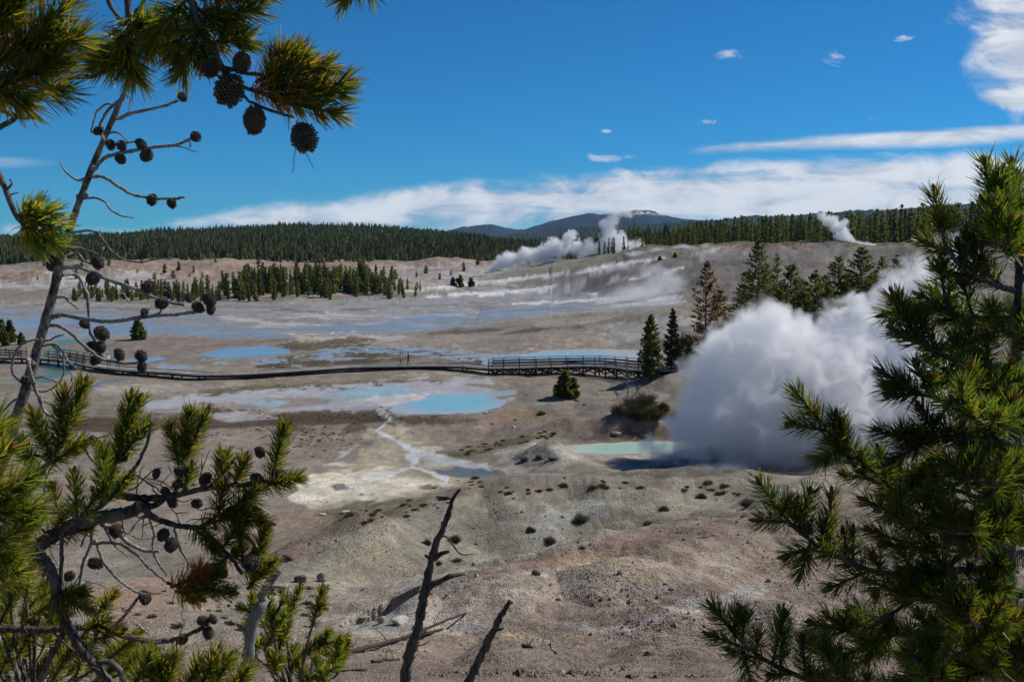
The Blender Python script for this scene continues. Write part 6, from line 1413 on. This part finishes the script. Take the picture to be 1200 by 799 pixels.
# ------------------------------------------------------------------ steam
def steam(name, label, puffs, dens, nscale, gain=3.0, rough=.35, seed=0.0, hull=1.35, voxel=None, color=(.99, .993, .997), fade=None, step=1.0, aniso=.0, warp=.9):
    """puffs: (px, py, Y, radius px, stretch x, stretch z).  The hull is a closed mesh round the puffs; density fades out before it."""
    c = np.array([at(p[0], p[1], p[2]) for p in puffs]); rr = np.array([p[3] / F * p[2] for p in puffs])
    sx = np.array([p[4] if len(p) > 4 else 1. for p in puffs]); sz = np.array([p[5] if len(p) > 5 else 1. for p in puffs])
    import bmesh
    bm = bmesh.new()
    for k in range(len(puffs)):
        bmesh.ops.create_icosphere(bm, subdivisions=3, radius=1.0, matrix=__import__('mathutils').Matrix.Translation(Vector(c[k])) @ __import__('mathutils').Matrix.Diagonal((rr[k] * hull * sx[k], rr[k] * hull, rr[k] * hull * sz[k], 1)))
    me = bpy.data.meshes.new(name); bm.to_mesh(me); bm.free()
    o = bpy.data.objects.new(name, me); col.objects.link(o)
    md = o.modifiers.new('remesh', 'REMESH'); md.mode = 'VOXEL'; md.voxel_size = voxel or float(np.median(rr)) * .30
    dg = bpy.context.evaluated_depsgraph_get(); me2 = bpy.data.meshes.new_from_object(o.evaluated_get(dg)); o.modifiers.clear(); o.data = me2; me2.name = name
    m, nt, out = new_mat(name + '_vapour')
    geo = N(nt, 'ShaderNodeNewGeometry'); P = geo.outputs['Position']
    R = float(np.median(rr))
    nv = N(nt, 'ShaderNodeTexNoise', {'Vector': P, 'Scale': nscale * .55 / R, 'Detail': 3.0, 'Roughness': .55})
    off = N(nt, 'ShaderNodeVectorMath', {0: nv.outputs['Color'], 1: (.5, .5, .5)}, operation='SUBTRACT')
    P2 = N(nt, 'ShaderNodeVectorMath', {0: off.outputs[0], 1: (R * warp,) * 3, 2: P}, operation='MULTIPLY_ADD').outputs[0]
    f = None
    for k in range(len(puffs)):
        s = 1.0 / rr[k]
        q = N(nt, 'ShaderNodeVectorMath', {0: P2, 1: (s / sx[k], s, s / sz[k]), 2: tuple(-c[k] * np.array([s / sx[k], s, s / sz[k]]))}, operation='MULTIPLY_ADD')
        l = N(nt, 'ShaderNodeVectorMath', {0: q.outputs[0]}, operation='LENGTH').outputs['Value']
        w_ = puffs[k][6] if len(puffs[k]) > 6 else 1.0
        v = math_(nt, 'SUBTRACT', 1.0, l)
        if w_ != 1.0: v = math_(nt, 'MULTIPLY', v, w_)
        f = v if f is None else math_(nt, 'MAXIMUM', f, v)
    nz = N(nt, 'ShaderNodeTexNoise', {'Vector': P, 'Scale': nscale * 1.5 / R, 'Detail': 5.0, 'Roughness': .58, 'Distortion': .8})
    d = math_(nt, 'MULTIPLY_ADD', math_(nt, 'SUBTRACT', nz.outputs[0], .5), rough * 3.2, f)
    d = math_(nt, 'MULTIPLY', d, gain, clamp=True)
    edge = ramp(nt, f, -.28, -.05)
    d = math_(nt, 'MULTIPLY', math_(nt, 'MULTIPLY', d, edge), dens)
    pv = N(nt, 'ShaderNodeVolumePrincipled', {'Color': (*color, 1), 'Density': d, 'Anisotropy': aniso})
    nt.links.new(pv.outputs[0], out.inputs['Volume']); me2.materials.clear(); me2.materials.append(m)
    try: m.cycles.volume_step_rate = step
    except Exception: pass
    tag(o, label, 'steam'); return o

steam('steam_cloud', 'big dense grey-white steam cloud boiling from the vent behind the grey mound',
      [(795, 548, 78, 22, 1.9, .55, .55), (850, 550, 78, 26, 2.0, .5, .6), (770, 530, 80, 18, 1.2, 1.2, .5), (812, 535, 80, 34, 1, .8), (812, 500, 80, 38), (826, 470, 80, 40), (842, 445, 81, 44), (880, 500, 82, 70), (866, 415, 82, 46), (884, 388, 82, 34), (905, 374, 82, 28), (918, 430, 83, 56), (950, 455, 83, 78), (942, 396, 84, 34), (985, 410, 84, 50), (1000, 490, 84, 68), (1015, 375, 85, 36), (1045, 400, 86, 50), (1075, 450, 86, 60), (1045, 350, 87, 28, 1, 1, .8), (1080, 345, 88, 40, 1, 1, .7), (1115, 315, 90, 38, 1, 1, .6)],
      0.85, 1.15, 2.6, .55, step=.30, aniso=.2, voxel=.8, color=(.995, .997, 1.0), warp=1.5)
steam('steam_plume', 'row of torn white steam puffs trailing right from a vent on the far white flats',
      [(576, 322, 400, 6), (580, 315, 400, 7), (588, 308, 400, 9), (598, 303, 400, 11), (608, 301, 401, 8), (616, 299, 401, 12), (628, 300, 402, 11), (638, 296, 402, 11), (650, 292, 403, 13), (662, 289, 404, 11), (667, 280, 404, 9), (670, 273, 404, 6), (676, 291, 405, 8), (600, 312, 400, 8, 2, .5, .5), (640, 306, 402, 9, 3, .5, .5)],
      .75, .9, 2.6, .60, step=.5, warp=1.6, hull=1.5)
steam('steam_plume', 'tallest far steam plume, rising before the snow-flecked mountain',
      [(684, 298, 410, 9), (692, 290, 410, 11), (704, 295, 410, 14), (718, 291, 410, 17), (714, 278, 410, 13), (711, 266, 410, 10), (717, 258, 410, 8), (730, 294, 410, 13), (742, 290, 410, 12), (728, 280, 410, 9), (728, 250, 410, 10, 1.7, .7, .6), (752, 292, 410, 8, 1.5, .8)], .40, .9, 2.4, .62, step=.5, warp=1.6, hull=1.5)
steam('steam_plume', 'bright steam column standing on the flat top of the sinter hill',
      [(1000, 289, 338, 11, 2.2, .5), (992, 284, 338, 10), (987, 275, 338, 10), (981, 266, 338, 9), (973, 259, 338, 9, 1.3, .8), (990, 263, 338, 6), (964, 254, 338, 6), (1018, 289, 338, 8, 2, .5)], .8, .9, 2.8, .58, step=.5, warp=1.5, hull=1.5)
steam('steam_plume', 'low white steam patch on the hill edge beside the near pine sapling', [(1078, 291, 334, 11, 1.6, .8), (1095, 286, 334, 9)], .45, 1.0, 2.6, .4, step=.7)
steam('steam_veil', 'thin drifting steam veil over the white pools at the foot of the sinter hill', [(752, 346, 236, 26, 1.7, .6), (782, 332, 240, 22, 1.4, .8), (735, 350, 236, 16, 2.2, .4), (765, 318, 242, 14, 1.4, .8, .7), (722, 352, 236, 12, 2.4, .4)], .19, 1.0, 1.6, .40, step=1.0, warp=1.4)
steam('steam_veil', 'wispy low steam creeping along the left crest of the sinter hill', [(748, 298, 336, 9, 2.2, .55), (772, 295, 336, 8, 2, .55), (800, 290, 336, 7, 2, .5), (826, 288, 336, 5, 2, .5)], .3, 1.0, 1.8, .5, step=1.0, warp=1.5)
steam('steam_veil', 'faint steam wisps in the dark hollow at the foot of the big cloud', [(822, 556, 74, 22, 1.5, .6), (860, 553, 75, 22, 1.5, .5), (785, 560, 73, 14, 1.6, .5)], .3, 1.0, 1.6, .4, step=1.0)
steam('steam_veil', 'thin ragged vapour trailing up from the right side of the big cloud among the pines', [(1062, 345, 100, 22, 1.2, 1.2), (1085, 325, 102, 20), (1045, 365, 98, 20, 1.4, 1)], .22, 1.0, 1.6, .55, step=1.0, warp=1.4)
steam('steam_veil', 'smoke-thin vapour lifting off the milky pool behind the railed boardwalk', [(720, 404, 150, 16, 1.8, .6), (745, 400, 150, 14, 1.6, .8)], .06, 1.0, 1.5, .45, step=1.0, warp=1.4)

# ------------------------------------------------------------------ light, sky, air, camera
SUN_AZ, SUN_EL = math.radians(62), math.radians(44)
sd = Vector((math.sin(SUN_AZ) * math.cos(SUN_EL), math.cos(SUN_AZ) * math.cos(SUN_EL), math.sin(SUN_EL)))
L = bpy.data.lights.new('sun', 'SUN'); L.energy = 4.7; L.angle = math.radians(0.53); L.color = (1.0, 0.94, 0.86)
lo = bpy.data.objects.new('sun', L); col.objects.link(lo); lo.rotation_euler = sd.to_track_quat('Z', 'Y').to_euler(); lo.location = (60, 40, 120)

wd = bpy.data.worlds.new('World'); scene.world = wd; wd.use_nodes = True
nt = wd.node_tree; nt.nodes.clear()
out = nt.nodes.new('ShaderNodeOutputWorld')
sky = nt.nodes.new('ShaderNodeTexSky'); sky.sky_type = 'NISHITA'; sky.sun_disc = False
sky.sun_elevation = SUN_EL; sky.sun_rotation = SUN_AZ; sky.altitude = 2300; sky.air_density = 1.0; sky.dust_density = 0.25; sky.ozone_density = 2.0
tc = N(nt, 'ShaderNodeTexCoord'); xyz = N(nt, 'ShaderNodeSeparateXYZ', {'Vector': tc.outputs['Generated']})
ysafe = math_(nt, 'MAXIMUM', xyz.outputs[1], 0.05)
U = math_(nt, 'DIVIDE', xyz.outputs[0], ysafe); WV = math_(nt, 'DIVIDE', xyz.outputs[2], ysafe)
front = ramp(nt, xyz.outputs[1], 0.05, 0.3)
def uw(px, py):
    d = ray(px, py); return d[0] / d[1], d[2] / d[1]
def comb(sx, sz, off=0.0):
    return N(nt, 'ShaderNodeCombineXYZ', {0: math_(nt, 'MULTIPLY_ADD', U, sx, off), 1: math_(nt, 'MULTIPLY', WV, sz), 2: 0.0}).outputs[0]
def noise(vec, scale, detail, rough=0.6, dist=0.0):
    return N(nt, 'ShaderNodeTexNoise', {'Vector': vec, 'Scale': scale, 'Detail': detail, 'Roughness': rough, 'Distortion': dist}).outputs[0]
nst = noise(comb(1.3, 11.0, 3.3), 3.4, 10.0, 0.60, 0.8)         # long streaks
npf = noise(comb(1.0, 1.9, 7.1), 14.0, 10.0, 0.60, 0.7)       # puffs
nfi = noise(comb(1.0, 2.2, 1.7), 30.0, 7.0, 0.65, 0.6)
def curve(pts):
    """piecewise height of a band edge over bearing"""
    n = nt.nodes.new('ShaderNodeFloatCurve'); m = n.mapping; m.use_clip = False
    q = [uw(*p) for p in pts]; u0, u1 = q[0][0], q[-1][0]
    t = math_(nt, 'DIVIDE', math_(nt, 'SUBTRACT', U, u0), u1 - u0, clamp=True)
    c = m.curves[0]; c.points[0].location = (0, q[0][1]); c.points[1].location = (1, q[-1][1])
    for a, b in q[1:-1]: c.points.new((a - u0) / (u1 - u0), b)
    m.update(); nt.links.new(t, n.inputs['Value']); return n.outputs[0]
def sub(a, b): return math_(nt, 'SUBTRACT', a, b)
def mul(a, b): return math_(nt, 'MULTIPLY', a, b)
def add(a, b): return math_(nt, 'ADD', a, b)
top = curve([(150, 266), (200, 258), (260, 247), (330, 238), (400, 227), (480, 219), (600, 207), (700, 199), (820, 190), (960, 184), (1100, 179), (1230, 174)])
bot = curve([(150, 275), (260, 272), (400, 270), (600, 268), (760, 264), (900, 262), (1230, 255)])
e = add(sub(top, WV), mul(sub(npf, 0.5), 0.030))
bank = mul(ramp(nt, e, -0.003, 0.014), ramp(nt, add(mul(nst, 0.62), mul(npf, 0.38)), 0.29, 0.50))
low = ramp(nt, sub(WV, bot), -0.004, 0.012)
bank = mul(bank, math_(nt, 'MULTIPLY_ADD', low, 0.75, 0.25))
t2 = curve([(790, 179), (840, 169), (900, 163), (1000, 157), (1100, 151), (1230, 145)])
b2 = curve([(790, 180), (840, 178), (900, 176), (1000, 176), (1100, 172), (1230, 163)])
nm = mul(sub(nst, 0.5), 0.014)
streak = mul(ramp(nt, U, uw(795, 175)[0], uw(850, 175)[0]), mul(ramp(nt, add(sub(t2, WV), nm), -0.002, 0.006), ramp(nt, add(sub(WV, b2), nm), -0.003, 0.008)))
def blob(px, py, rx, ry, k=0.9, nz=npf, lo=0.0, hi=0.5):
    u, w_ = uw(px, py)
    dx = math_(nt, 'DIVIDE', sub(U, u), rx / F); dz = math_(nt, 'DIVIDE', sub(WV, w_), ry / F)
    r = math_(nt, 'SQRT', add(mul(dx, dx), mul(dz, dz)))
    v = add(sub(1.0, r), mul(sub(nz, 0.5), 3.2 * k))
    return mul(ramp(nt, v, lo, hi), ramp(nt, r, 1.9, 0.9))
cl = math_(nt, 'MAXIMUM', bank, streak)
for args in ((1208, 45, 78, 88, .55, npf, -.1, .6), (1185, 115, 55, 18, .8, npf, 0., .6)):
    cl = math_(nt, 'MAXIMUM', cl, blob(*args))
wisps = None
for args in ((852, 63, 24, 9, 1.1, nfi, .25, 1.1), (979, 67, 17, 10, 1.1, nfi, .25, 1.1), (1058, 44, 16, 10, 1.1, nfi, .4, 1.0), (711, 154, 11, 4, .6, nfi, .2, .8), (715, 185, 34, 6, 1.0, nfi, .2, .9), (830, 143, 18, 6, 1.2, nfi, .5, 1.1), (1020, 137, 22, 7, 1.2, nfi, .5, 1.1)):
    b_ = blob(*args); wisps = b_ if wisps is None else math_(nt, 'MAXIMUM', wisps, b_)
cl = math_(nt, 'MAXIMUM', cl, mul(wisps, 0.62))
cl = math_(nt, 'MAXIMUM', cl, mul(blob(10, 191, 60, 8, .5, nst, 0, .9), 0.22))
cl = mul(mul(cl, front), 0.94)
shade = ramp(nt, add(mul(npf, 0.55), mul(nst, 0.45)), 0.36, 0.60)
cloudc = mixc(nt, shade, (6.6, 7.8, 9.6), (12.6, 12.9, 13.4))
skyc = mixc(nt, 1.0, sky.outputs[0], (0.15, 0.80, 1.28), 'MULTIPLY')
bg = N(nt, 'ShaderNodeBackground', {'Color': mixc(nt, cl, skyc, cloudc), 'Strength': 0.066})
nt.links.new(bg.outputs[0], out.inputs[0])

# the air: one closed box of even, very thin haze
if True:
    hb = MB(); x0, x1, y0, y1, z0, z1 = -8900, 8900, -400, 8700, float(Z.min()) - 25, 420
    vs = [(x, y, z) for z in (z0, z1) for (x, y) in ((x0, y0), (x1, y0), (x1, y1), (x0, y1))]
    hb.add(vs, quads=[(3, 2, 1, 0), (4, 5, 6, 7), (0, 1, 5, 4), (1, 2, 6, 5), (2, 3, 7, 6), (3, 0, 4, 7)])
    m, ntm, outm = new_mat('thin_air')
    pv = N(ntm, 'ShaderNodeVolumePrincipled', {'Color': (0.36, 0.62, 1.0, 1), 'Density': 3.2e-5, 'Anisotropy': 0.0})
    ntm.links.new(pv.outputs[0], outm.inputs['Volume'])
    tag(hb.build('haze', m), kind='stuff')

cam = bpy.data.cameras.new('camera'); co = bpy.data.objects.new('camera', cam); col.objects.link(co)
co.location = (0, 0, EYE); co.rotation_euler = (math.radians(90) - PITCH, 0, 0)
cam.sensor_width = 36.0; cam.lens = F / 1200 * 36.0; cam.clip_start = 0.05; cam.clip_end = 30000
cam.dof.use_dof = True; cam.dof.focus_distance = 25.0; cam.dof.aperture_fstop = 18.0
scene.camera = co
scene.view_settings.view_transform = 'Standard'; scene.view_settings.look = 'None'
scene.view_settings.exposure = 0.0; scene.view_settings.gamma = 1.0; scene.view_settings.use_curve_mapping = False
cy = scene.cycles
cy.use_denoising = True
try: cy.denoiser = 'OPENIMAGEDENOISE'; cy.denoising_input_passes = 'RGB_ALBEDO_NORMAL'
except Exception: pass
cy.use_adaptive_sampling = True; cy.adaptive_threshold = 0.015
cy.max_bounces = 12; cy.diffuse_bounces = 3; cy.glossy_bounces = 2; cy.transmission_bounces = 3; cy.volume_bounces = 12; cy.transparent_max_bounces = 8
cy.volume_step_rate = 1.0; cy.volume_max_steps = 256
cy.sample_clamp_indirect = 6.0
